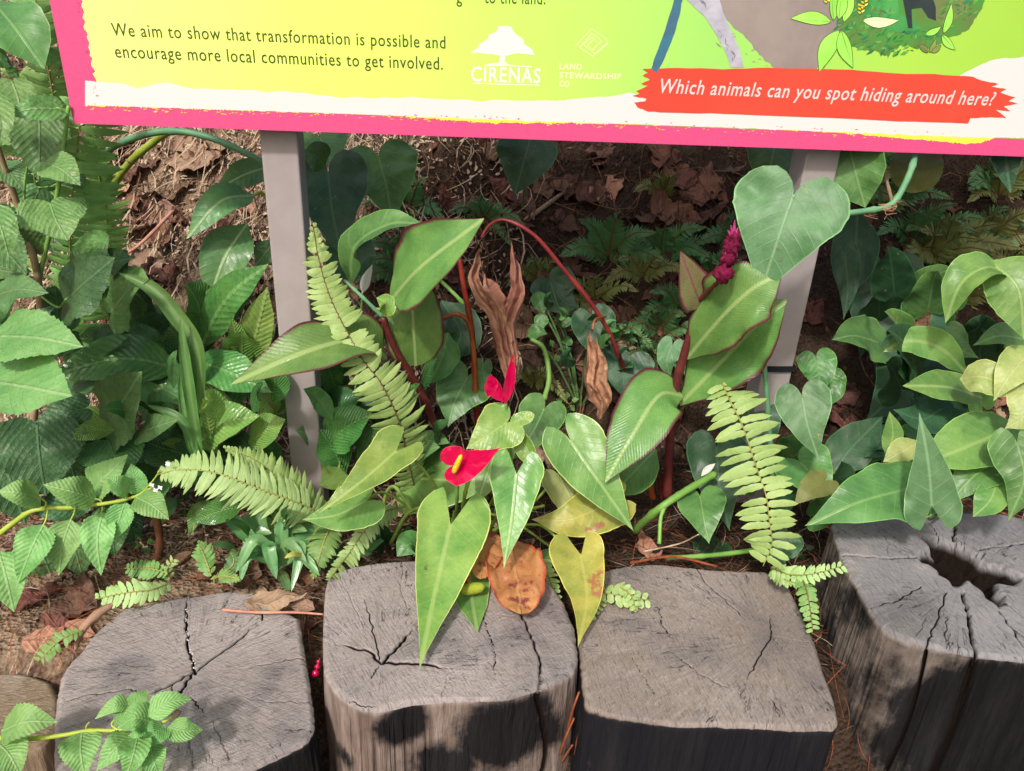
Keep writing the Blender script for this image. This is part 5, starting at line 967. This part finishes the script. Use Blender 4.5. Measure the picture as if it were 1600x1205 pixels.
L1 = lantana(T(-10, 870), 'light green toothed lantana sprig with tiny lilac flowers at left',
    [([(-20, 850, 1.06), (20, 818, 1.07), (55, 797, 1.08), (110, 793, 1.09), (170, 786, 1.1), (208, 777, 1.11), (238, 762, 1.12)], (4.5, 4, 3, 2)), ([(70, 795, 1.08), (72, 785, 1.08), (63, 779, 1.08)], (1.5, 1.2)), ([(160, 788, 1.1), (157, 782, 1.1), (148, 779, 1.1)], (1.5, 1.2)), ([(75, 796, 1.08), (72, 812, 1.07), (67, 822, 1.06)], (1.5, 1.2)), ([(118, 793, 1.09), (115, 804, 1.09), (110, 813, 1.08)], (1.5, 1.2)), ([(160, 787, 1.1), (160, 796, 1.1), (158, 803, 1.09)], (1.5, 1.2)),
     ([(238, 762, 1.12), (240, 770, 1.12), (225, 775, 1.12)], (1.2, 1.5)), ([(222, 770, 1.12), (240, 750, 1.13), (250, 735, 1.13)], (1.3, 1.2))],
    [([(64, 780, 1.08), (32, 770, 1.04), (-4, 768, 1.03)], 46), ([(150, 780, 1.1), (112, 768, 1.07), (67, 757, 1.06)], 48), ([(138, 770, 1.13), (165, 745, 1.13), (200, 710, 1.14)], 50), ([(203, 768, 1.12), (185, 757, 1.1), (168, 745, 1.1)], 34), ([(206, 772, 1.13), (210, 750, 1.13), (205, 724, 1.14)], 38),
     ([(212, 776, 1.11), (238, 790, 1.08), (264, 812, 1.07)], 42), ([(196, 783, 1.11), (185, 815, 1.09), (174, 848, 1.08)], 36), ([(160, 800, 1.1), (152, 845, 1.06), (158, 900, 1.04)], 44), ([(111, 812, 1.08), (98, 850, 1.05), (92, 900, 1.03)], 46), ([(68, 820, 1.06), (48, 860, 1.02), (28, 912, 1.0)], 50), ([(-2, 862, 1.04), (10, 905, 1.0), (22, 957, .98)], 56), ([(130, 790, 1.12), (150, 770, 1.12), (165, 775, 1.12)], 24)],
    [(262, 725, 1.12), (237, 758, 1.1), (250, 762, 1.1), (243, 766, 1.1)])
L2 = lantana(W(-30, 1170, -.3), 'toothed lantana sprig trailing over the wide stump at lower left',
    [([(-30, 1150, -.43), (30, 1155, -.43), (90, 1150, -.435), (140, 1142, -.44), (190, 1141, -.45), (250, 1130, -.46), (275, 1116, -.465)], (4, 3.5, 3, 2)), ([(135, 1143, -.44), (135, 1135, -.44), (140, 1128, -.445)], (1.5, 1)), ([(185, 1141, -.45), (175, 1130, -.455), (200, 1105, -.48)], (1.5, 1))],
    [([(2, 1142, -.44), (40, 1128, -.47), (90, 1128, -.46)], 52), ([(-2, 1162, -.43), (15, 1180, -.44), (32, 1212, -.42)], 56), ([(128, 1144, -.44), (126, 1175, -.45), (132, 1215, -.43)], 54), ([(202, 1100, -.48), (178, 1102, -.49), (148, 1124, -.47)], 24), ([(204, 1108, -.48), (218, 1092, -.49), (232, 1078, -.49)], 28), ([(198, 1102, -.48), (188, 1118, -.475), (178, 1136, -.46)], 22),
     ([(238, 1128, -.47), (210, 1122, -.49), (183, 1138, -.47)], 42), ([(232, 1120, -.48), (262, 1098, -.49), (300, 1092, -.48)], 36), ([(262, 1136, -.46), (290, 1142, -.46), (317, 1140, -.45)], 34), ([(258, 1134, -.46), (240, 1148, -.465), (220, 1170, -.45)], 36), ([(208, 1148, -.45), (180, 1170, -.46), (150, 1205, -.44)], 40), ([(216, 1148, -.46), (208, 1180, -.47), (196, 1218, -.44)], 42), ([(236, 1165, -.44), (240, 1188, -.45), (250, 1215, -.43)], 38), ([(222, 1165, -.43), (225, 1185, -.44), (220, 1212, -.42)], 34), ([(225, 1140, -.47), (214, 1145, -.48), (200, 1150, -.47)], 18)],
    [])
L2.stem([(272, 1120, -.465), (277, 1114, -.47), (280, 1110, -.472)], (5, 4), M['dry1'], 'seed_head')

# ------------------------------------------------------------------ peace lilies & strap
PL = vine('peace_lily', T(345, 735), 'glossy peace lily clump with ribbed leaves left of the left post',
    [([(283, 577, 1.32), (190, 560, 1.26), (78, 588, 1.22)], 66, 'lily', LANCE, dict(fold=.15, tilt=-5)), ([(313, 545, 1.4), (352, 470, 1.36), (420, 412, 1.35)], 54, 'lily', LANCE, dict(fold=.15)), ([(296, 560, 1.3), (355, 580, 1.25), (425, 614, 1.22)], 60, 'lily', LANCE, dict(fold=.15)),
     ([(370, 632, 1.3), (300, 620, 1.28), (232, 604, 1.27)], 44, 'lilylt', LANCE), ([(308, 696, 1.26), (345, 662, 1.23), (406, 650, 1.22)], 62, 'lilylt', LANCE), ([(388, 692, 1.26), (415, 672, 1.24), (446, 655, 1.24)], 48, 'lilylt', LANCE),
     ([(385, 568, 1.38), (402, 515, 1.36), (418, 448, 1.35)], 46, 'lilylt', LANCE), ([(384, 562, 1.36), (372, 530, 1.34), (362, 496, 1.33)], 26, 'lilylt', LANCE), ([(300, 712, 1.28), (255, 700, 1.25), (212, 682, 1.24)], 60, 'lilydk', LANCE),
     ([(400, 590, 1.42), (390, 540, 1.4), (350, 520, 1.4)], 60, 'lilydk', LANCE), ([(340, 500, 1.45), (370, 470, 1.42), (400, 450, 1.4)], 50, 'lilydk', LANCE), ([(420, 620, 1.32), (430, 600, 1.3), (425, 560, 1.3)], 40, 'lily', LANCE), ([(340, 720, 1.24), (320, 740, 1.2), (290, 745, 1.19)], 40, 'lilydk', LANCE),
     ([(430, 650, 1.32), (420, 630, 1.3), (402, 650, 1.28)], 30, 'lilylt', LANCE), ([(360, 720, 1.26), (390, 725, 1.23), (430, 745, 1.22)], 50, 'lily', LANCE), ([(350, 690, 1.3), (370, 700, 1.28), (400, 712, 1.27)], 50, 'lilydk', LANCE), ([(300, 650, 1.34), (270, 660, 1.33), (240, 640, 1.32)], 40, 'lilydk', LANCE), ([(440, 700, 1.34), (425, 710, 1.33), (405, 740, 1.3)], 44, 'lily', LANCE),
     ([(380, 790, 1.16), (340, 800, 1.14), (300, 815, 1.13)], 36, 'lily', LANCE), ([(330, 640, 1.33), (370, 610, 1.31), (410, 600, 1.3)], 46, 'lilydk', LANCE)])
PR = vine('peace_lily', T(540, 720), 'shaded peace lily with a white spathe right of the left post',
    [([(508, 700, 1.34), (540, 668, 1.32), (582, 645, 1.31)], 64, 'lily', LANCE), ([(500, 650, 1.42), (530, 630, 1.4), (566, 618, 1.4)], 48, 'lilydk', LANCE), ([(540, 740, 1.34), (520, 700, 1.33), (500, 670, 1.33)], 50, 'lily', LANCE), ([(560, 720, 1.33), (580, 690, 1.32), (600, 660, 1.32)], 46, 'lilydk', LANCE), ([(530, 620, 1.45), (515, 580, 1.43), (510, 540, 1.42)], 34, 'lily', LANCE), ([(530, 730, 1.3), (520, 745, 1.28), (500, 760, 1.27)], 40, 'lilylt', LANCE)])
PR.leaf([(566, 458, 1.45), (572, 438, 1.45), (582, 413, 1.45)], 13, M['whitespathe'], LANCE, name='spathe', label='white spathe', fold=.3); PR.stem([(566, 458, 1.45), (560, 560, 1.45), (545, 700, 1.44)], (1.6, 2), M['gstem'])
ST = Plant('strap_leaf_plant', T(314, 740), 'tall plant with long folded strap leaves leaning to upper left', 'plant')
ST.leaf([(314, 728, 1.2), (300, 640, 1.2), (290, 570, 1.21), (281, 494, 1.22)], 17, M['strap'], STRAP, fold=.5)
ST.leaf([(312, 640, 1.22), (308, 548, 1.23), (272, 490, 1.24), (235, 450, 1.25), (184, 426, 1.26)], 24, M['strap'], STRAP, fold=.5, tilt=-10)
ST.leaf([(314, 735, 1.19), (285, 660, 1.2), (228, 632, 1.21)], 14, M['strap'], STRAP, fold=.3)
ST.leaf([(316, 735, 1.2), (296, 690, 1.2), (285, 620, 1.22), (286, 560, 1.23)], 13, M['strap'], STRAP, fold=.5)

GC = Plant('strap_leaf_clump', T(450, 900), 'low tuft of glossy arching strap leaves behind the wide stump', 'plant')
for pts, w_ in [([(440, 880, 1.12), (400, 845, 1.1), (368, 895, 1.07)], 18), ([(440, 880, 1.12), (400, 835, 1.12), (425, 833, 1.12)], 18), ([(438, 885, 1.12), (420, 855, 1.1), (432, 905, 1.07)], 20), ([(445, 880, 1.12), (470, 855, 1.11), (455, 925, 1.05)], 16), ([(440, 885, 1.12), (450, 850, 1.11), (480, 880, 1.08)], 16), ([(430, 880, 1.12), (405, 815, 1.15), (430, 780, 1.18)], 22), ([(440, 880, 1.14), (455, 830, 1.15), (480, 830, 1.14)], 18),
                ([(435, 885, 1.12), (390, 870, 1.09), (375, 910, 1.06)], 14), ([(440, 885, 1.12), (470, 870, 1.1), (500, 900, 1.07)], 16), ([(430, 870, 1.15), (380, 830, 1.16), (350, 800, 1.17)], 26), ([(445, 880, 1.13), (440, 830, 1.14), (455, 795, 1.16)], 20), ([(425, 880, 1.12), (405, 860, 1.11), (390, 870, 1.1)], 16)]:
    GC.leaf(pts, w_, M['grass'], STRAP, fold=.3, up=.5)
GC.leaf([(480, 870, 1.1), (460, 866, 1.08), (444, 872, 1.07)], 8, M['yellow'], STRAP, label='yellowing leaf')

# extra leaves that close the clumps
rf_ = random.Random(5)
def fill(P, n, bx, yr, mats, kind, ln, wd, ctr, **kw):
    for k in range(n):
        px, py, y = rf_.uniform(bx[0], bx[1]), rf_.uniform(bx[2], bx[3]), rf_.uniform(*yr)
        dx, dy = px - ctr[0], py - ctr[1]; l = math.hypot(dx, dy) or 1; a = math.atan2(dy, dx) + rf_.uniform(-.7, .7); L_ = rf_.uniform(*ln)
        e = (px + L_ * math.cos(a), py + L_ * math.sin(a) * .8, y - .06)
        P.leaf([(px, py, y), ((px + e[0]) / 2, (py + e[1]) / 2 - L_ * .12, y - .03), e], rf_.uniform(*wd), M[rf_.choice(mats)], kind, tilt=rf_.uniform(-25, 25), **kw)
fill(PL, 34, (170, 440, 520, 760), (1.36, 1.55), ['lilydk', 'lily', 'lilydk', 'lilylt'], LANCE, (60, 110), (36, 56), (330, 680), fold=.2)
fill(PL, 26, (150, 405, 600, 790), (1.2, 1.34), ['lily', 'lilylt', 'lilydk', 'grass'], LANCE, (50, 85), (16, 30), (320, 720), fold=.25)
fill(PR, 14, (505, 680, 600, 780), (1.32, 1.42), ['lily', 'lilydk', 'grass'], LANCE, (40, 80), (16, 34), (590, 740), fold=.25)
fill(V6, 14, (780, 1010, 480, 700), (1.52, 1.66), ['philmid', 'phildark', 'phildark'], OVATE, (18, 40), (14, 30), (900, 640), fold=.2)
fill(LS, 34, (-10, 230, 380, 860), (1.3, 1.5), ['shrub', 'shrubdk', 'shrubdk', 'shrublt'], ROUND, (50, 95), (50, 90), (60, 640), fold=.12, ser=.09, teeth=13)
fill(LS, 12, (-10, 90, 60, 380), (1.35, 1.55), ['shrub', 'shrubdk', 'shrublt'], ROUND, (40, 70), (40, 60), (50, 250), fold=.12, ser=.09, teeth=13)
fill(PR, 12, (500, 640, 560, 760), (1.4, 1.55), ['lilydk', 'lily', 'lilydk'], LANCE, (50, 90), (36, 50), (560, 700), fold=.2)
fill(V4, 16, (1380, 1590, 480, 780), (1.28, 1.5), ['phildark', 'philmid', 'phildark', 'pothos'], HEART, (50, 90), (50, 80), (1560, 680), fold=.12)
fill(V3, 10, (1300, 1480, 400, 700), (1.5, 1.7), ['phildark', 'phildark', 'philmid'], HEART, (60, 90), (50, 90), (1400, 560), fold=.1)
fill(GC, 10, (360, 500, 820, 890), (1.14, 1.2), ['grass', 'ferndk'], STRAP, (40, 70), (12, 18), (430, 870), fold=.3)
fill(V2, 8, (1080, 1300, 700, 860), (1.25, 1.36), ['phildark', 'philmid'], HEART, (40, 70), (44, 66), (1180, 760), fold=.1)
# ------------------------------------------------------------------ ferns
def fern(base, label, fr, cat='fern'):
    P = empty('fern', base, label, cat)
    for f in fr:
        kw = dict(f[4]) if len(f) > 4 else {}
        frond(P, f[0], f[1], M[f[2]], M[f[3]], **kw)
    return P
fern(T(640, 760), 'sword fern with one long upright frond just right of the left post',
    [([(650, 770, 1.3), (636, 715, 1.26), (624, 660, 1.23), (596, 600, 1.22), (567, 562, 1.23), (530, 495, 1.27), (510, 448, 1.29), (497, 400, 1.3), (489, 352, 1.31)], 45, 'fern', 'rachisbr', dict(sp=13.5, ang=2, ends=(.5, .9, 1.0, 1.15, .95, .85, .8, .6, .12), drop=.2, wr=.22)),
     ([(640, 790, 1.27), (600, 800, 1.2), (575, 822, 1.15), (545, 865, 1.1), (515, 905, -.43)], 26, 'fernlt', 'rachis', dict(sp=9, ang=25, ends=(.4, .9, 1, 1, .4), left=1, right=.6))])
fern(T(500, 830), 'fern with a broad pale frond reaching left in front of the left post',
    [([(495, 805, 1.18), (479, 791, 1.17), (405, 764, 1.14), (341, 740, 1.13), (283, 734, 1.13), (246, 742, 1.13)], 44, 'fernlt', 'rachis', dict(sp=10.5, ang=12, ends=(.8, 1, 1.1, 1, .8, .2), drop=.25)),
     ([(510, 810, 1.22), (450, 760, 1.2), (400, 720, 1.19), (350, 700, 1.18)], 40, 'fern', 'rachis', dict(sp=10.5, ang=12, ends=(.8, 1, .9, .5, .1), drop=.25)),
     ([(500, 820, 1.18), (480, 850, 1.13), (450, 880, 1.11)], 40, 'ferndk', 'rachis', dict(sp=10, ang=10)), ([(520, 815, 1.18), (505, 850, 1.12), (490, 905, 1.08)], 30, 'fernmid', 'rachis', dict(sp=10, ang=20)), ([(500, 815, 1.2), (440, 820, 1.17), (380, 850, 1.14)], 36, 'fernmid', 'rachis', dict(sp=10, ang=15))])
fern(T(1130, 640), 'bright sword fern frond drooping in front of the right post',
    [([(1128, 598, 1.24), (1140, 625, 1.2), (1160, 665, 1.17), (1183, 733, 1.13), (1197, 775, 1.1), (1202, 815, 1.08), (1206, 850, 1.07), (1192, 885, 1.06)], 54, 'fern', 'rachis', dict(sp=14.5, ang=-6, ends=(.55, .95, 1.05, 1.1, .95, .85, .8, .6), drop=.12, wr=.26, tip=.6))])
fern(T(120, 560), 'column of overlapping fern fronds between left shrub and sign',
    [([(104, 530, 1.45), (108, 430, 1.42), (112, 330, 1.4), (118, 250, 1.4), (130, 150, 1.42)], 66, 'fernmid', 'rachis', dict(sp=15, ang=-4, ends=(.8, 1, 1.05, 1, 1), left=.5, drop=.3)),
     ([(140, 600, 1.5), (128, 480, 1.5), (120, 400, 1.5), (100, 330, 1.5)], 50, 'fernmid', 'rachis', dict(sp=14, ang=0, ends=(.8, 1, 1, .5), drop=.3)),
     ([(90, 190, 1.45), (76, 110, 1.42), (62, 40, 1.4), (50, -30, 1.4)], 42, 'fernmid', 'rachis', dict(sp=14, ang=10, ends=(1, 1, 1, .9), drop=.3)), ([(60, 330, 1.5), (50, 260, 1.47), (20, 180, 1.45)], 40, 'ferndk', 'rachis', dict(sp=13, ang=10)), ([(110, 300, 1.6), (60, 160, 1.6), (40, 120, 1.6)], 40, 'ferndk', 'rachis', dict(sp=13, ang=10))])
fern(T(40, 420), 'loose hanging ferns behind the tall left shrub',
    [([(150, 300, 1.6), (120, 240, 1.55), (60, 220, 1.5), (10, 240, 1.48)], 46, 'fernmid', 'rachis', dict(sp=13, ang=12)), ([(20, 420, 1.6), (60, 330, 1.58), (90, 240, 1.55), (95, 120, 1.52)], 46, 'fern', 'rachis', dict(sp=13, ang=10)),
     ([(170, 420, 1.6), (165, 330, 1.57), (150, 250, 1.55), (150, 190, 1.54)], 40, 'fernmid', 'rachis', dict(sp=12, ang=8)), ([(100, 60, 1.6), (60, 10, 1.6), (20, -20, 1.6)], 46, 'fernmid', 'rachis', dict(sp=12, ang=8)), ([(80, 200, 1.6), (40, 130, 1.6), (0, 110, 1.58)], 46, 'fernmid', 'rachis', dict(sp=12, ang=8))])
fern(T(270, 915), 'small light fern with rounded leaflets behind the wide stump',
    [([(264, 912, -.40), (235, 922, -.415), (200, 926, -.42), (148, 936, -.41)], 24, 'fernlt', 'rachis', dict(sp=10, ang=14, ends=(.6, .9, 1, .9, .4), tip=.7, wr=.4)), ([(262, 895, 1.1), (230, 888, 1.11), (195, 888, 1.12)], 18, 'fernmid', 'rachis', dict(sp=9, ang=14, ends=(.6, 1, 1, .5), tip=.7)), ([(265, 905, 1.1), (262, 888, 1.11), (272, 874, 1.12)], 12, 'fernlt', 'rachis', dict(sp=8, ang=20, ends=(.8, 1, .8)))])
fern(T(930, 930), 'tiny pale fern with round leaflets creeping over the brownish stump edge',
    [([(935, 925, -.42), (965, 930, -.425), (1014, 938, -.415)], 20, 'fernlt', 'rachis', dict(sp=14, ang=10, ends=(.6, 1, 1, .6), tip=.7, wr=.5)), ([(965, 915, -.43), (985, 930, -.43), (995, 955, -.42)], 14, 'fernlt', 'rachis', dict(sp=12, ang=10, ends=(.8, 1, .7), tip=.7)), ([(900, 940, -.4), (920, 960, -.41), (945, 935, -.41)], 12, 'fernlt', 'rachis', dict(sp=12, ang=10, ends=(.8, 1, .7), tip=.7))])
fern(T(850, 880), 'tiny grey green fern beside the orange leaf',
    [([(848, 875, 1.12), (858, 905, 1.08), (872, 945, 1.04)], 16, 'fernlt', 'rachis', dict(sp=11, ang=10, ends=(.8, 1, .9, .6), tip=.7)), ([(845, 880, 1.12), (850, 900, 1.1), (850, 925, 1.07)], 12, 'fernmid', 'rachis', dict(sp=10, ang=10, ends=(.8, 1, .6), tip=.7))])
fern(T(1215, 880), 'small curled fern growing from the gap beside the tallest stump',
    [([(1205, 888, 1.08), (1235, 898, 1.05), (1270, 897, 1.03), (1315, 885, 1.02)], 22, 'fernlt', 'rachis', dict(sp=10, ang=15, ends=(.7, 1, .9, .6, .5))), ([(1250, 895, 1.05), (1262, 930, 1.0), (1270, 985, .96)], 17, 'fernmid', 'rachisbr', dict(sp=10, ang=8, ends=(.8, .9, 1, .8, .6), tip=.7)), ([(1205, 888, 1.09), (1225, 905, 1.05), (1245, 912, 1.03)], 18, 'fernlt', 'rachis', dict(sp=10, ang=20))])
fern(T(120, 985), 'tiny fern sprout left of the wide stump', [([(128, 985, -.39), (95, 1000, -.39), (58, 1035, -.36)], 17, 'fernmid', 'rachis', dict(sp=9, ang=15, ends=(.5, 1, 1, .6)))])
fern(T(310, 880), 'wispy seedling fern among needles behind the wide stump', [([(330, 900, 1.1), (320, 870, 1.12), (310, 850, 1.13)], 22, 'fernmid', 'rachis', dict(sp=10, ang=25, ends=(.5, 1, .8, .2))), ([(345, 900, 1.1), (365, 880, 1.11), (360, 860, 1.13)], 18, 'ferndk', 'rachis', dict(sp=9, ang=25, ends=(.5, 1, .8, .2))), ([(330, 905, 1.08), (350, 900, 1.07), (375, 905, 1.06)], 16, 'fernmid', 'rachis', dict(sp=9, ang=25, ends=(.5, 1, .8, .2)))])
# shaded ferns on the bank
def bankfern(px, py, size, mat, label, n=3, spread=70, lead=90):
    b = T(px, py, .0); P = empty('fern', b, label, 'fern'); d = dep(b) / F
    for k in range(n):
        a = R(lead + (k - (n - 1) / 2) * spread / max(1, n - 1) * 1.0 + random.uniform(-8, 8)); L_ = size * d * random.uniform(.8, 1.1)
        v = Vector((math.cos(a), -.35, math.sin(a) * .9)); P3 = [b, b + v * L_ * .5 + Vector((0, -.02, .02)), b + v * L_ + Vector((0, -.05, -.01))]
        frond(P, None, size * .30, M[mat], M['rachisbr'], world=P3, sp=6.5, ang=22, ends=(1, .95, .7, .4, .05), drop=.15, nseg=5)
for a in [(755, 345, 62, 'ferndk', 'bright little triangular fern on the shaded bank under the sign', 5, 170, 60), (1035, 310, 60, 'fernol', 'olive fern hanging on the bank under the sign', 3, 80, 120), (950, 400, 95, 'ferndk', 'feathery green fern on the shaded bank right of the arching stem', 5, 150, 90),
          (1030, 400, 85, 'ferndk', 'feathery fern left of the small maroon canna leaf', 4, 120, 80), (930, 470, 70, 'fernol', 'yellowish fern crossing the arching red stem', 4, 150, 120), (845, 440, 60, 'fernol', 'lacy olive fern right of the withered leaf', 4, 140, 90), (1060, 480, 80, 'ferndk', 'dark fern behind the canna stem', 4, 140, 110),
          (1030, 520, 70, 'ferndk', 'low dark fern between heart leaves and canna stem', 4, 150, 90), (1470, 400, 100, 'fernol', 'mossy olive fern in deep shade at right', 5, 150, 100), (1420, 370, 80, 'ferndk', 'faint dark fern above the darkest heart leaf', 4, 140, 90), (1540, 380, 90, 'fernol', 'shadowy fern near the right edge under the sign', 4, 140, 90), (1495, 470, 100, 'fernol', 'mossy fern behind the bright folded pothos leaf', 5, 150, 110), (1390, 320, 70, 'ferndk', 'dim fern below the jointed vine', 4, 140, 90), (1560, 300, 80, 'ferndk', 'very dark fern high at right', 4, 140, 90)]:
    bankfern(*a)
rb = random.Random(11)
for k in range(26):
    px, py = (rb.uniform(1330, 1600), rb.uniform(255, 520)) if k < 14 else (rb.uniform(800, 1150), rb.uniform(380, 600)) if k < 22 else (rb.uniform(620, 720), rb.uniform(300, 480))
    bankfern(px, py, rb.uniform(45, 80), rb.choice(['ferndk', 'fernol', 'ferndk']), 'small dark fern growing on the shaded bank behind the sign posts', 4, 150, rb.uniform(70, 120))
for o in COL.objects:
    if o.get('label', '').startswith('small dark fern growing'): o['group'] = 'small ferns on the shaded bank'
# small seedlings around
def seedling(px, py, label, n=5, sz=12, mat='philmid'):
    b = T(px, py, 0); P = Plant('seedling', b, label, 'seedling', None); d = dep(b) / F
    for k in range(n):
        a = k * 6.28 / n + .4; c = b + Vector((math.cos(a) * sz * d * .7, -.01, .025 + math.sin(a) * sz * d * .7)); e = c + Vector((math.cos(a), -.2, math.sin(a))) * sz * d
        mb = MB(); blade(mb, None, 0, OVATE, world=[c, c.lerp(e, .5), e], width=sz * d * .8, ns=12, nv=3); finish(mb.build('leaf', M[mat], P.o)); MB().tube([b, c], (.0007, .0005), 5).build('petiole', M['gstem'], P.o)
for a in [(885, 640, 'tiny seedling with round leaves below the small withered leaf', 5, 11, 'anth2'), (865, 560, 'little green seedling below the philodendron seedlings', 4, 12, 'philmid'), (760, 800, 'small seedling between the anthurium leaves', 5, 12, 'anth2'), (640, 850, 'small seedling behind the barrel stump', 5, 14, 'philmid'), (585, 860, 'low seedling at the back corner of the barrel stump', 5, 12, 'philmid'), (1245, 870, 'small seedling in the gap before the tallest stump', 4, 12, 'phildark'), (300, 800, 'seedling under the pale fern frond', 5, 18, 'lily'), (230, 860, 'seedling beside the broken brown stalk', 4, 12, 'lily')]:
    seedling(*a)
# ground greens filling between
vine('creeping_foliage_plant', T(600, 840), 'dark low leaves growing behind the barrel stump', [([(600, 850, 1.2), (590, 830, 1.18), (575, 850, 1.16)], 34, 'phildark', HEART), ([(660, 860, 1.18), (640, 850, 1.16), (620, 870, 1.14)], 36, 'philmid', LANCE), ([(560, 870, 1.16), (575, 850, 1.17), (600, 845, 1.17)], 30, 'ferndk', LANCE)])
# red fruit
rf = empty('red_flower_spike', W(490, 1060, -.30), 'small bright red fallen flower in the gap between the two left stumps', 'flower')
for k, (x, y, r) in enumerate([(493, 1052, 6), (496, 1042, 5), (498, 1034, 4)]):
    c = W(x, y, -.37); d = dep(c) / F; mb = MB(); mb.add(*lathe(c - Vector((0, 0, r * d)), c + Vector((0, 0, r * d)), [(0, .1 * r * d), (.2, .75 * r * d), (.5, r * d), (.8, .7 * r * d), (1, .1 * r * d)], 10)); mb.build('bud', M['spathe'], rf)
MB().tube([W(492, 1058, -.36), W(496, 1042, -.372), W(500, 1028, -.38)], (.0012, .0008), 6).build('stem', M['pinkstem'], rf)
